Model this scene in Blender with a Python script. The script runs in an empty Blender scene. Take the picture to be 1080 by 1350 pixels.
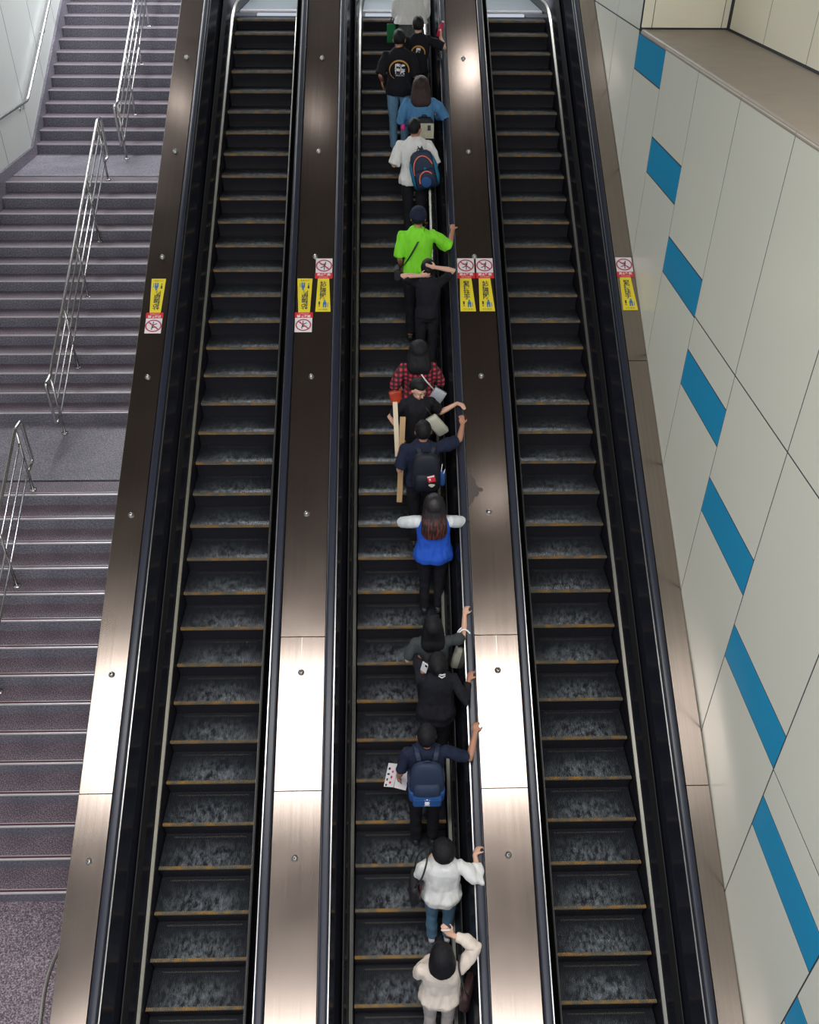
import bpy, bmesh, math, random
from mathutils import Vector, Matrix, Euler, noise
random.seed(7)
PI = math.pi
sc = bpy.context.scene
COL = sc.collection
T30 = math.tan(math.radians(30))

# ------------------------------------------------------------------ camera
CAMZ = 11.688
PITCH, YAW, ROLL, FPX = 0.634627, 0.02736, 0.0087535, 1160.95
_f = Vector((math.sin(YAW)*math.cos(PITCH), math.cos(YAW)*math.cos(PITCH), -math.sin(PITCH)))
_r = Vector((math.cos(YAW), -math.sin(YAW), 0))
_u = _r.cross(_f)
_r2 = _r*math.cos(ROLL) + _u*math.sin(ROLL)
_u2 = -_r*math.sin(ROLL) + _u*math.cos(ROLL)
cam_d = bpy.data.cameras.new('camera')
cam = bpy.data.objects.new('camera', cam_d); COL.objects.link(cam)
cam.matrix_world = Matrix(((_r2.x, _u2.x, -_f.x, 0), (_r2.y, _u2.y, -_f.y, 0), (_r2.z, _u2.z, -_f.z, CAMZ), (0, 0, 0, 1)))
cam_d.sensor_fit = 'HORIZONTAL'; cam_d.sensor_width = 36.0
cam_d.lens = 36.0*FPX/1080.0
cam_d.clip_end = 200
sc.camera = cam

# ------------------------------------------------------------------ world, lights, exposure
sc.view_settings.view_transform = 'Standard'
sc.view_settings.look = 'None'
sc.view_settings.exposure = 0.13
sc.view_settings.gamma = 1.0
w = bpy.data.worlds.new('hall_ambient'); sc.world = w; w.use_nodes = True
w.node_tree.nodes['Background'].inputs[0].default_value = (0.80, 0.86, 1.0, 1)
w.node_tree.nodes['Background'].inputs[1].default_value = 0.60
CEIL = 14.5
def area(name, loc, sx, sy, power, color=(1, 0.97, 0.92)):
    l = bpy.data.lights.new(name, 'AREA'); l.shape = 'RECTANGLE'; l.size = sx; l.size_y = sy
    l.energy = power; l.color = color
    o = bpy.data.objects.new(name, l); COL.objects.link(o); o.location = loc
    return o
# the long light coffer over the lower half of the escalators, one further up the hall, small downlights
area('ceiling_strip_light', (0.0, 2.35, CEIL-0.12), 17.0, 2.9, 1000, (1, 0.975, 0.95))
area('far_strip_light', (0.0, 21.2, CEIL-0.12), 13.0, 1.6, 1250, (0.90, 0.95, 1.0))
area('stair_fill_light', (-5.9, 18.5, CEIL-0.12), 0.7, 6.0, 270, (0.92, 0.96, 1.0))  # added fill, no known lamp here; brightens upper riders and stairs
area('rear_fill_light', (0.0, -6.2, CEIL-0.12), 15.0, 3.0, 950, (1, 0.975, 0.95))  # added fill behind the camera to lift the walls and lower decks
for i, (x, y, e) in enumerate([(1.7, 16.2, 6), (-1.45, 15.3, 1.0), (2.25, 7.5, 3), (-4.2, 15.5, 1.5)]):
    area('downlight', (x, y, CEIL-0.1), 0.35, 0.35, e, (1, 0.97, 0.95))

# ------------------------------------------------------------------ materials
def _nt(name):
    m = bpy.data.materials.new(name); m.use_nodes = True
    nt = m.node_tree; b = nt.nodes['Principled BSDF']
    return m, nt, b
def mat(name, col, rough=0.6, metal=0.0, spec=0.5, bump=0.0, bscale=40.0, var=0.0, vscale=8.0, aniso=0.0, sss=0.0, coat=0.0, emit=0.0, stretch=(1, 1, 1)):
    m, nt, b = _nt(name)
    b.inputs['Base Color'].default_value = (*col, 1)
    b.inputs['Roughness'].default_value = rough
    b.inputs['Metallic'].default_value = metal
    b.inputs['Specular IOR Level'].default_value = spec
    if aniso: b.inputs['Anisotropic'].default_value = aniso
    if coat: b.inputs['Coat Weight'].default_value = coat; b.inputs['Coat Roughness'].default_value = 0.06
    if sss:
        b.inputs['Subsurface Weight'].default_value = sss; b.inputs['Subsurface Scale'].default_value = 0.01
    if emit:
        b.inputs['Emission Color'].default_value = (*col, 1); b.inputs['Emission Strength'].default_value = emit
    if bump or var:
        tc = nt.nodes.new('ShaderNodeTexCoord'); mp = nt.nodes.new('ShaderNodeMapping')
        mp.inputs['Scale'].default_value = stretch
        nt.links.new(tc.outputs['Object'], mp.inputs[0])
    if bump:
        n = nt.nodes.new('ShaderNodeTexNoise'); n.inputs['Scale'].default_value = bscale; n.inputs['Detail'].default_value = 3
        nt.links.new(mp.outputs[0], n.inputs['Vector'])
        bp = nt.nodes.new('ShaderNodeBump'); bp.inputs['Strength'].default_value = bump; bp.inputs['Distance'].default_value = 0.01
        nt.links.new(n.outputs[0], bp.inputs['Height']); nt.links.new(bp.outputs[0], b.inputs['Normal'])
    if var:
        n2 = nt.nodes.new('ShaderNodeTexNoise'); n2.inputs['Scale'].default_value = vscale; n2.inputs['Detail'].default_value = 4
        nt.links.new(mp.outputs[0], n2.inputs['Vector'])
        mx = nt.nodes.new('ShaderNodeMix'); mx.data_type = 'RGBA'
        mx.inputs['A'].default_value = (*[c*(1-var) for c in col], 1)
        mx.inputs['B'].default_value = (*[min(1, c*(1+var)) for c in col], 1)
        nt.links.new(n2.outputs[0], mx.inputs['Factor']); nt.links.new(mx.outputs['Result'], b.inputs['Base Color'])
    return m
def speckle(name, base, dark, light, scale=90.0, rough=0.45, patch=(0.35, 0.5), tint=None):
    """granite tile: fine speckle over slow blotches"""
    m, nt, b = _nt(name)
    tc = nt.nodes.new('ShaderNodeTexCoord')
    n = nt.nodes.new('ShaderNodeTexNoise'); n.inputs['Scale'].default_value = scale; n.inputs['Detail'].default_value = 2
    nt.links.new(tc.outputs['Object'], n.inputs['Vector'])
    r = nt.nodes.new('ShaderNodeValToRGB')
    e = r.color_ramp.elements; e[0].position = 0.36; e[0].color = (*dark, 1); e[1].position = 0.66; e[1].color = (*light, 1)
    k = e.new(0.5); k.color = (*base, 1)
    nt.links.new(n.outputs[0], r.inputs[0])
    n2 = nt.nodes.new('ShaderNodeTexNoise'); n2.inputs['Scale'].default_value = 1.6; n2.inputs['Detail'].default_value = 5
    nt.links.new(tc.outputs['Object'], n2.inputs['Vector'])
    r2 = nt.nodes.new('ShaderNodeValToRGB'); e = r2.color_ramp.elements
    e[0].position = patch[0]; e[0].color = (0.72, 0.70, 0.74, 1); e[1].position = patch[1]+0.15; e[1].color = (1.05, 0.98, 1.02, 1)
    nt.links.new(n2.outputs[0], r2.inputs[0])
    mx = nt.nodes.new('ShaderNodeMix'); mx.data_type = 'RGBA'; mx.blend_type = 'MULTIPLY'; mx.inputs['Factor'].default_value = 1
    nt.links.new(r.outputs[0], mx.inputs['A']); nt.links.new(r2.outputs[0], mx.inputs['B'])
    nt.links.new(mx.outputs['Result'], b.inputs['Base Color'])
    b.inputs['Roughness'].default_value = rough
    return m
def brushed(name, col, rough=0.3, scale=(45, 0.5, 0.3), bs=0.06):
    """brushed stainless sheet: streaks run along the slope"""
    m, nt, b = _nt(name)
    b.inputs['Metallic'].default_value = 1.0
    tc = nt.nodes.new('ShaderNodeTexCoord'); mp = nt.nodes.new('ShaderNodeMapping'); mp.inputs['Scale'].default_value = scale
    nt.links.new(tc.outputs['Object'], mp.inputs[0])
    n = nt.nodes.new('ShaderNodeTexNoise'); n.inputs['Scale'].default_value = 1.0; n.inputs['Detail'].default_value = 4
    nt.links.new(mp.outputs[0], n.inputs['Vector'])
    n2 = nt.nodes.new('ShaderNodeTexNoise'); n2.inputs['Scale'].default_value = 1.7; n2.inputs['Detail'].default_value = 2
    nt.links.new(tc.outputs['Object'], n2.inputs['Vector'])
    mx = nt.nodes.new('ShaderNodeMix'); mx.data_type = 'RGBA'
    mx.inputs['A'].default_value = (*[c*0.82 for c in col], 1); mx.inputs['B'].default_value = (*[min(1, c*1.15) for c in col], 1)
    nt.links.new(n.outputs[0], mx.inputs['Factor']); nt.links.new(mx.outputs['Result'], b.inputs['Base Color'])
    mr = nt.nodes.new('ShaderNodeMapRange'); mr.inputs['To Min'].default_value = rough*0.85; mr.inputs['To Max'].default_value = rough*1.15
    nt.links.new(n2.outputs[0], mr.inputs[0]); nt.links.new(mr.outputs[0], b.inputs['Roughness'])
    bp = nt.nodes.new('ShaderNodeBump'); bp.inputs['Strength'].default_value = bs; bp.inputs['Distance'].default_value = 0.002
    nt.links.new(n.outputs[0], bp.inputs['Height']); nt.links.new(bp.outputs[0], b.inputs['Normal'])
    return m
def tread_mat():
    """dark cast aluminium, walked grey and dusty in the middle of each tread"""
    m, nt, b = _nt('step_metal')
    tc = nt.nodes.new('ShaderNodeTexCoord'); mp = nt.nodes.new('ShaderNodeMapping'); mp.inputs['Scale'].default_value = (22, 13, 1)
    nt.links.new(tc.outputs['Object'], mp.inputs[0])
    oi = nt.nodes.new('ShaderNodeObjectInfo')
    ad = nt.nodes.new('ShaderNodeVectorMath'); ad.operation = 'ADD'
    sclr = nt.nodes.new('ShaderNodeVectorMath'); sclr.operation = 'SCALE'; sclr.inputs['Scale'].default_value = 3.0
    nt.links.new(oi.outputs['Location'], sclr.inputs[0])
    nt.links.new(mp.outputs[0], ad.inputs[0]); nt.links.new(sclr.outputs[0], ad.inputs[1])
    n = nt.nodes.new('ShaderNodeTexNoise'); n.inputs['Scale'].default_value = 1.0; n.inputs['Detail'].default_value = 5; n.inputs['Roughness'].default_value = 0.65
    nt.links.new(ad.outputs[0], n.inputs['Vector'])
    sp = nt.nodes.new('ShaderNodeSeparateXYZ'); nt.links.new(tc.outputs['Object'], sp.inputs[0])
    # wear mask: strongest at mid width, front two thirds of the tread
    a = nt.nodes.new('ShaderNodeMath'); a.operation = 'ABSOLUTE'; nt.links.new(sp.outputs['X'], a.inputs[0])
    r1 = nt.nodes.new('ShaderNodeMapRange'); r1.inputs['From Min'].default_value = 0.52; r1.inputs['From Max'].default_value = 0.15
    nt.links.new(a.outputs[0], r1.inputs[0])
    r2 = nt.nodes.new('ShaderNodeMapRange'); r2.inputs['From Min'].default_value = 0.36; r2.inputs['From Max'].default_value = 0.14
    nt.links.new(sp.outputs['Y'], r2.inputs[0])
    mu = nt.nodes.new('ShaderNodeMath'); mu.operation = 'MULTIPLY'; nt.links.new(r1.outputs[0], mu.inputs[0]); nt.links.new(r2.outputs[0], mu.inputs[1])
    r3 = nt.nodes.new('ShaderNodeMapRange'); r3.inputs['From Min'].default_value = 0.40; r3.inputs['From Max'].default_value = 0.66
    nt.links.new(n.outputs[0], r3.inputs[0])
    mu2 = nt.nodes.new('ShaderNodeMath'); mu2.operation = 'MULTIPLY'; nt.links.new(mu.outputs[0], mu2.inputs[0]); nt.links.new(r3.outputs[0], mu2.inputs[1])
    mx = nt.nodes.new('ShaderNodeMix'); mx.data_type = 'RGBA'
    mx.inputs['A'].default_value = (0.030, 0.034, 0.044, 1); mx.inputs['B'].default_value = (0.30, 0.34, 0.37, 1)
    nt.links.new(mu2.outputs[0], mx.inputs['Factor']); nt.links.new(mx.outputs['Result'], b.inputs['Base Color'])
    b.inputs['Metallic'].default_value = 0.35; b.inputs['Roughness'].default_value = 0.30; b.inputs['Specular IOR Level'].default_value = 0.9
    return m
def worn_yellow():
    m, nt, b = _nt('worn_yellow')
    tc = nt.nodes.new('ShaderNodeTexCoord'); oi = nt.nodes.new('ShaderNodeObjectInfo')
    ad = nt.nodes.new('ShaderNodeVectorMath'); ad.operation = 'ADD'
    nt.links.new(tc.outputs['Object'], ad.inputs[0]); nt.links.new(oi.outputs['Location'], ad.inputs[1])
    n = nt.nodes.new('ShaderNodeTexNoise'); n.inputs['Scale'].default_value = 9; n.inputs['Detail'].default_value = 5
    nt.links.new(ad.outputs[0], n.inputs['Vector'])
    r = nt.nodes.new('ShaderNodeValToRGB'); e = r.color_ramp.elements
    e[0].position = 0.42; e[0].color = (0.15, 0.135, 0.10, 1); e[1].position = 0.68; e[1].color = (0.36, 0.20, 0.05, 1)
    nt.links.new(n.outputs[0], r.inputs[0]); nt.links.new(r.outputs[0], b.inputs['Base Color'])
    b.inputs['Roughness'].default_value = 0.6
    return m
M = {}
M['deck'] = brushed('bronze_brushed_steel', (0.40, 0.335, 0.295), 0.20, bs=0.0)
M['silver'] = mat('polished_trim', (0.62, 0.62, 0.60), 0.28, 1.0)
M['trim'] = mat('satin_skirt_trim', (0.42, 0.41, 0.36), 0.34, 0.9)
M['black_panel'] = mat('black_gloss_panel', (0.014, 0.015, 0.021), 0.13, 0.0, 0.5)
M['skirt'] = mat('black_skirt', (0.016, 0.016, 0.022), 0.35)
M['rubber'] = mat('navy_black_rubber', (0.016, 0.020, 0.036), 0.33, 0.0, 0.5)
M['rear'] = mat('worn_rear_line', (0.10, 0.09, 0.065), 0.6, var=0.7, vscale=12)
M['dark'] = mat('dark_gap', (0.008, 0.008, 0.010), 0.7)
M['step'] = tread_mat()
M['riser'] = mat('riser_metal', (0.018, 0.018, 0.025), 0.5)
M['yellow'] = worn_yellow()
M['plate'] = brushed('landing_plate_steel', (0.33, 0.36, 0.38), 0.38, (3, 80, 3), 0.1)
M['granite'] = speckle('purple_granite', (0.125, 0.100, 0.122), (0.05, 0.036, 0.05), (0.32, 0.28, 0.31), 75)
M['granite2'] = speckle('grey_granite', (0.19, 0.185, 0.21), (0.10, 0.095, 0.115), (0.33, 0.32, 0.36), 60)
M['floor_stone'] = speckle('mauve_floor_granite', (0.19, 0.155, 0.185), (0.07, 0.052, 0.07), (0.46, 0.40, 0.44), 75)
M['residue'] = mat('dull_residue', (0.10, 0.085, 0.08), 0.6, 0.6)
M['riser_stone'] = speckle('grey_riser_stone', (0.18, 0.185, 0.215), (0.11, 0.11, 0.13), (0.28, 0.28, 0.32), 45)
M['burgundy'] = mat('burgundy_rubber', (0.085, 0.022, 0.035), 0.6)
M['nosing'] = mat('aluminium_nosing', (0.72, 0.71, 0.73), 0.35, 0.6)
M['tube'] = mat('stainless_tube', (0.60, 0.60, 0.60), 0.25, 1.0)
M['wall'] = mat('cream_enamel_panel', (0.69, 0.69, 0.60), 0.22, 0.0, 0.35, var=0.03, vscale=0.6)
M['wall_left'] = mat('grey_enamel_panel', (0.64, 0.66, 0.63), 0.3, 0.0, 0.3, var=0.04, vscale=0.6)
M['wall_up'] = mat('warm_cream_panel', (0.88, 0.84, 0.68), 0.3, 0.0, 0.3)
M['seam'] = mat('dark_seam', (0.03, 0.035, 0.045), 0.8)
M['blue'] = mat('blue_enamel_panel', (0.018, 0.29, 0.54), 0.25, 0.0, 0.5, var=0.08, vscale=0.5)
M['ledge'] = mat('grey_ledge_stone', (0.33, 0.285, 0.235), 0.5, var=0.15, vscale=3)
M['ceiling'] = mat('dark_ceiling', (0.12, 0.10, 0.092), 0.8)
M['diffuser'] = mat('lamp_diffuser', (1, 0.98, 0.95), 0.5, emit=0.5)
M['sign_white'] = mat('sign_white', (0.78, 0.74, 0.76), 0.4)
M['sign_red'] = mat('sign_red', (0.62, 0.03, 0.04), 0.4)
M['sign_yellow'] = mat('sign_yellow', (0.80, 0.66, 0.035), 0.4)
M['sign_ring'] = mat('sign_ring', (0.42, 0.04, 0.09), 0.4)
M['sign_ink'] = mat('sign_ink', (0.02, 0.03, 0.05), 0.5)
M['sign_blue'] = mat('sign_blue', (0.03, 0.16, 0.42), 0.5)
M['letter_white'] = mat('letter_white', (0.85, 0.83, 0.84), 0.5)

# ------------------------------------------------------------------ mesh helpers
def obj(name, bm, m, parent=None, smooth=False, loc=(0, 0, 0), rot=(0, 0, 0)):
    me = bpy.data.meshes.new(name)
    if isinstance(bm, bmesh.types.BMesh):
        bmesh.ops.recalc_face_normals(bm, faces=bm.faces)
        bm.to_mesh(me); bm.free()
    else:
        me = bm
    if smooth:
        for p in me.polygons: p.use_smooth = True
    ms = m if isinstance(m, (list, tuple)) else [m]
    if not len(me.materials):
        for x in ms: me.materials.append(x)
    o = bpy.data.objects.new(name, me); COL.objects.link(o)
    o.location = loc; o.rotation_euler = rot
    if parent: o.parent = parent
    return o
def tag(o, label=None, cat=None, group=None, kind=None):
    if label: o['label'] = label
    if cat: o['category'] = cat
    if group: o['group'] = group
    if kind: o['kind'] = kind
    return o
def thing(name, label, cat, loc=(0, 0, 0), rz=0, group=None):
    o = bpy.data.objects.new(name, None); COL.objects.link(o); o.location = loc; o.rotation_euler = (0, 0, rz)
    o.empty_display_size = 0.2
    return tag(o, label, cat, group)
def struct(name, bm, m, **k):
    return tag(obj(name, bm, m, **k), kind='structure')
def box(bm, x0, x1, y0, y1, z0, z1, mi=0, bev=0.0):
    vs = [bm.verts.new(p) for p in ((x0, y0, z0), (x1, y0, z0), (x1, y1, z0), (x0, y1, z0), (x0, y0, z1), (x1, y0, z1), (x1, y1, z1), (x0, y1, z1))]
    fs = [bm.faces.new([vs[i] for i in q]) for q in ((0, 3, 2, 1), (4, 5, 6, 7), (0, 1, 5, 4), (1, 2, 6, 5), (2, 3, 7, 6), (3, 0, 4, 7))]
    for f in fs: f.material_index = mi
    if bev:
        es = list({e for f in fs for e in f.edges})
        bmesh.ops.bevel(bm, geom=es, offset=bev, segments=2, affect='EDGES')
    return fs
def rings(bm, rs, cap=True, mi=0, closed=False):
    """loft equal-length rings of points"""
    vr = [[bm.verts.new(p) for p in r] for r in rs]
    n = len(rs[0]); seq = list(range(len(vr)-1)) + ([-1] if closed else [])
    for i in seq:
        a, b = vr[i], vr[i+1]
        for j in range(n):
            f = bm.faces.new((a[j], a[(j+1) % n], b[(j+1) % n], b[j])); f.material_index = mi
    if cap and not closed:
        f = bm.faces.new(list(reversed(vr[0]))); f.material_index = mi
        f = bm.faces.new(vr[-1]); f.material_index = mi
    return vr
def frame_for(d):
    d = d.normalized(); a = Vector((0, 0, 1)) if abs(d.z) < 0.9 else Vector((0, 1, 0))
    s = d.cross(a).normalized(); t = s.cross(d).normalized()
    return s, t
def tube(bm, pts, rad, n=10, mi=0, round_end=False, closed=False):
    pts = [Vector(p) for p in pts]
    rad = list(rad) if isinstance(rad, (list, tuple)) else [rad]*len(pts)
    if round_end:
        d0 = (pts[0]-pts[1]).normalized(); d1 = (pts[-1]-pts[-2]).normalized()
        P = []; R_ = []
        for a in (80, 45): P.append(pts[0]+d0*rad[0]*math.sin(math.radians(a))); R_.append(rad[0]*math.cos(math.radians(a)))
        P += pts; R_ += rad
        for a in (45, 80): P.append(pts[-1]+d1*rad[-1]*math.sin(math.radians(a))); R_.append(rad[-1]*math.cos(math.radians(a)))
        pts, rad = P, R_
    rs = []; s = None; N = len(pts)
    for i, p in enumerate(pts):
        if closed: d = (pts[(i+1) % N]-pts[i-1])
        elif i == 0: d = pts[1]-p
        elif i == N-1: d = p-pts[-2]
        else: d = (pts[i+1]-p).normalized()+(p-pts[i-1]).normalized()
        if d.length < 1e-9: d = Vector((0, 0, 1))
        d.normalize()
        if s is None: s, t = frame_for(d)
        else:
            s = (s-d*s.dot(d)).normalized(); t = s.cross(d).normalized()
        rs.append([p+(s*math.cos(2*PI*k/n)+t*math.sin(2*PI*k/n))*rad[i] for k in range(n)])
    rings(bm, rs, mi=mi, closed=closed)
def ell(bm, c, r, rot=None, n=16, mi=0):
    """ellipsoid; r = (rx,ry,rz)"""
    R_ = rot if rot is not None else Matrix.Identity(3)
    c = Vector(c); rs = []
    m = max(6, n//2)
    for i in range(1, m):
        th = PI*i/m
        rs.append([c+R_ @ Vector((r[0]*math.sin(th)*math.cos(2*PI*k/n), r[1]*math.sin(th)*math.sin(2*PI*k/n), r[2]*math.cos(th))) for k in range(n)])
    vr = rings(bm, rs, cap=False, mi=mi)
    t = bm.verts.new(c+R_ @ Vector((0, 0, r[2]))); b = bm.verts.new(c-R_ @ Vector((0, 0, r[2])))
    for k in range(n):
        f = bm.faces.new((t, vr[0][(k+1) % n], vr[0][k])); f.material_index = mi
        f = bm.faces.new((b, vr[-1][k], vr[-1][(k+1) % n])); f.material_index = mi
def polyprism(bm, pts, d, mi=0):
    """extrude polygon pts by vector d"""
    d = Vector(d)
    rings(bm, [[Vector(p) for p in pts], [Vector(p)+d for p in pts]], mi=mi)
def bent(pts, r=0.05, seg=4):
    """round the corners of a polyline"""
    pts = [Vector(p) for p in pts]; out = [pts[0]]
    for i in range(1, len(pts)-1):
        a, b, c = pts[i-1], pts[i], pts[i+1]
        q = min(r, (b-a).length*0.45, (c-b).length*0.45)
        p0 = b+(a-b).normalized()*q; p1 = b+(c-b).normalized()*q
        for k in range(seg+1):
            t = k/seg; out.append(p0*(1-t)**2+b*2*t*(1-t)+p1*t*t)
    out.append(pts[-1]); return out
def txt(name, body, size, m, parent, mtx, align='CENTER', bold=0.0, sp=1.0):
    """lettering turned into a flat mesh"""
    c = bpy.data.curves.new(name, 'FONT'); c.body = body; c.size = size; c.align_x = align; c.align_y = 'CENTER'
    c.offset = bold; c.space_line = sp; c.resolution_u = 3
    t = bpy.data.objects.new(name, c); COL.objects.link(t)
    dg = bpy.context.evaluated_depsgraph_get()
    me = bpy.data.meshes.new_from_object(t.evaluated_get(dg))
    bpy.data.objects.remove(t)
    me.name = name; me.materials.clear(); me.materials.append(m)
    o = bpy.data.objects.new(name, me); COL.objects.link(o); o.parent = parent
    o.matrix_local = mtx
    return o
# ------------------------------------------------------------------ escalator path
XE = [-2.494, -0.405, 1.678]          # left edge of the steps of each escalator (1 m wide)
Y0E = [4.195, 4.189, 4.184]
RUN = 0.3795
YT, RT = 16.3, 1.8
ZTOP = YT*T30 + RT*(1-math.cos(math.radians(30)))
YEND = YT + RT*0.5
def zc(y):
    if y <= YT: return y*T30
    if y >= YEND: return ZTOP
    s = (YEND-y)/RT                     # sin of remaining slope angle
    return ZTOP - RT*(1-math.sqrt(1-s*s))
def path(y0, y1):
    ys = [y0]
    y = y0
    while y < y1-1e-6:
        y = min(y1, (math.floor(y/2.0+1e-6)+1)*2.0 if y < YT-2 else y+0.1 if YT-0.2 <= y < YEND else (min(YT-0.2, y+1) if y < YT-0.2 else y+1.0))
        ys.append(y)
    return ys
def sweep(bm, prof, y0, y1, mi=0):
    """sweep a closed (x,h) profile along the slope"""
    rings(bm, [[(x, y, zc(y)+h) for x, h in prof] for y in path(y0, y1)], mi=mi)
YLO, YHI = 0.4, 20.0

def step_mesh():
    bm = bmesh.new(); W = 0.985; N = 62; p = W/N; g = 0.013; D = RUN+0.03
    prof = []
    for i in range(N):
        x = -W/2+i*p
        prof += [(x, 0), (x+p*0.52, 0), (x+p*0.52, -g), (x+p, -g)]
    def strip(A, B, mi):
        va = [bm.verts.new(a) for a in A]; vb = [bm.verts.new(b) for b in B]
        for i in range(len(va)-1):
            f = bm.faces.new((va[i], va[i+1], vb[i+1], vb[i])); f.material_index = mi
    strip([(x, 0.028, z) for x, z in prof], [(x, D, z) for x, z in prof], 0)
    # curved cleated riser
    col = []
    for k in range(6):
        t = k/5; zz = -0.012-0.245*t; yy = 0.006+0.045*math.sin(t*PI*0.55)
        col.append((yy, zz))
    for (ya, za), (yb, zb) in zip(col[:-1], col[1:]):
        strip([(x, ya-z*0.5, za) for x, z in prof], [(x, yb-z*0.5, zb) for x, z in prof], 1)
    box(bm, -W/2, W/2, 0.03, D+0.02, -0.05, -g-0.001, 1)
    me = bpy.data.meshes.new('step'); bm.to_mesh(me); bm.free()
    me.materials.append(M['step']); me.materials.append(M['riser'])
    # yellow comb-toothed front edge and side lines
    bm = bmesh.new()
    for i in range(N):
        x = -W/2+i*p
        box(bm, x+0.001, x+p*0.60, -0.004, 0.030, -0.013, 0.002, 0)
    box(bm, -W/2, W/2, 0.004, 0.030, -0.03, -0.009, 0)
    me2 = bpy.data.meshes.new('yellow_edge'); bm.to_mesh(me2); bm.free(); me2.materials.append(M['yellow'])
    bm = bmesh.new()
    for i in range(6, N-6):
        x = -W/2+i*p
        box(bm, x+0.001, x+p*0.5, RUN-0.004, RUN+0.003, -0.012, 0.0015, 0)
    box(bm, -W/2+6*p, W/2-6*p, RUN-0.008, RUN+0.006, -0.014, -0.0115, 0)
    me3 = bpy.data.meshes.new('rear_edge_line'); bm.to_mesh(me3); bm.free(); me3.materials.append(M['rear'])
    return me, me2, me3
SM = step_mesh()
ESC_LABEL = ['empty escalator on the left, beside the stairs', 'middle escalator carrying the queue of riders', 'empty escalator on the right, beside the panelled wall']
for e in range(3):
    X = XE[e]
    E_ = thing('escalator', ESC_LABEL[e], 'escalator', (X+0.5, 0, 0))
    def ep(name, bm, m, smooth=False):
        return obj(name, bm, m, E_, smooth, loc=(-(X+0.5), 0, 0))
    for k in range(-9, 35):
        y = Y0E[e]+k*RUN
        if y > YEND-0.12: continue
        z = zc(y)
        s = bpy.data.objects.new('step', SM[0]); COL.objects.link(s); s.parent = E_; s.location = (0, y, z)
        for nm, me in (('yellow_edge', SM[1]), ('rear_edge_line', SM[2])):
            q = bpy.data.objects.new(nm, me); COL.objects.link(q); q.parent = s
    for s in (-1, 1):
        xb = X if s < 0 else X+1.0
        f = lambda off: xb+s*off            # outward offset from the step edge
        bm = bmesh.new(); sweep(bm, [(f(0.004), 0.13), (f(0.004), -0.32), (f(0.02), -0.32), (f(0.02), 0.13)], YLO, YHI)
        ep('skirt_panel', bm, M['skirt'])
        bm = bmesh.new(); sweep(bm, [(f(0.010), 0.125), (f(0.040), 0.150), (f(0.040), 0.160), (f(0.010), 0.138)], YLO, YHI)
        ep('skirt_trim', bm, M['trim'])
        bm = bmesh.new(); sweep(bm, [(f(0.042), 0.15), (f(0.200), 0.955), (f(0.225), 0.955), (f(0.07), 0.15)], YLO, YHI)
        ep('balustrade_panel', bm, M['black_panel'])
        bm = bmesh.new(); sweep(bm, [(f(0.197), 0.950), (f(0.197), 0.972), (f(0.209), 0.972), (f(0.209), 0.950)], YLO, YHI)
        ep('upper_trim', bm, M['silver'])
        bm = bmesh.new(); sweep(bm, [(f(0.209), 0.92), (f(0.209), 0.965), (f(0.30), 0.965), (f(0.30), 0.92)], YLO, YHI)
        ep('handrail_guide', bm, M['dark'])
        pr = []
        for k in range(14):
            a = 2*PI*k/14; pr.append((f(0.253+0.041*math.copysign(abs(math.cos(a))**0.7, math.cos(a))), 1.012+0.024*math.copysign(abs(math.sin(a))**0.8, math.sin(a))))
        bm = bmesh.new(); sweep(bm, pr, YLO, YHI); ep('handrail', bm, M['rubber'], True)
    bm = bmesh.new(); sweep(bm, [(X-0.09, 0.6), (X-0.09, -0.62), (X+1.09, -0.62), (X+1.09, 0.6), (X+1.08, 0.6), (X+1.08, -0.6), (X-0.08, -0.6), (X-0.08, 0.6)], YLO, YHI)
    ep('light_block_casing', bm, M['dark'])  # unseen casing added below the steps to block light leaking up
    # top comb and landing plate
    bm = bmesh.new()
    N = 50
    for i in range(N):
        x = X+0.01+i*0.98/N
        box(bm, x, x+0.011, YEND-0.10, YEND+0.07, ZTOP-0.02, ZTOP+0.006)
    box(bm, X+0.004, X+0.996, YEND+0.03, YEND+0.12, ZTOP-0.03, ZTOP+0.010)
    ep('comb_plate', bm, M['nosing'])
    bm = bmesh.new(); box(bm, X+0.004, X+0.996, YEND+0.135, YEND+0.9, ZTOP-0.03, ZTOP+0.008)
    box(bm, X+0.004, X+0.996, YEND+0.91, YEND+1.75, ZTOP-0.03, ZTOP+0.008)
    for i in range(33):
        x = X+0.02+i*0.03; box(bm, x, x+0.012, YEND+0.15, YEND+1.73, ZTOP+0.007, ZTOP+0.012)
    ep('landing_plate', bm, M['plate'])
    bm = bmesh.new(); box(bm, X+0.004, X+0.996, YEND-0.14, YEND-0.08, ZTOP-0.30, ZTOP-0.07)
    ep('comb_housing', bm, M['dark'])

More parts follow.
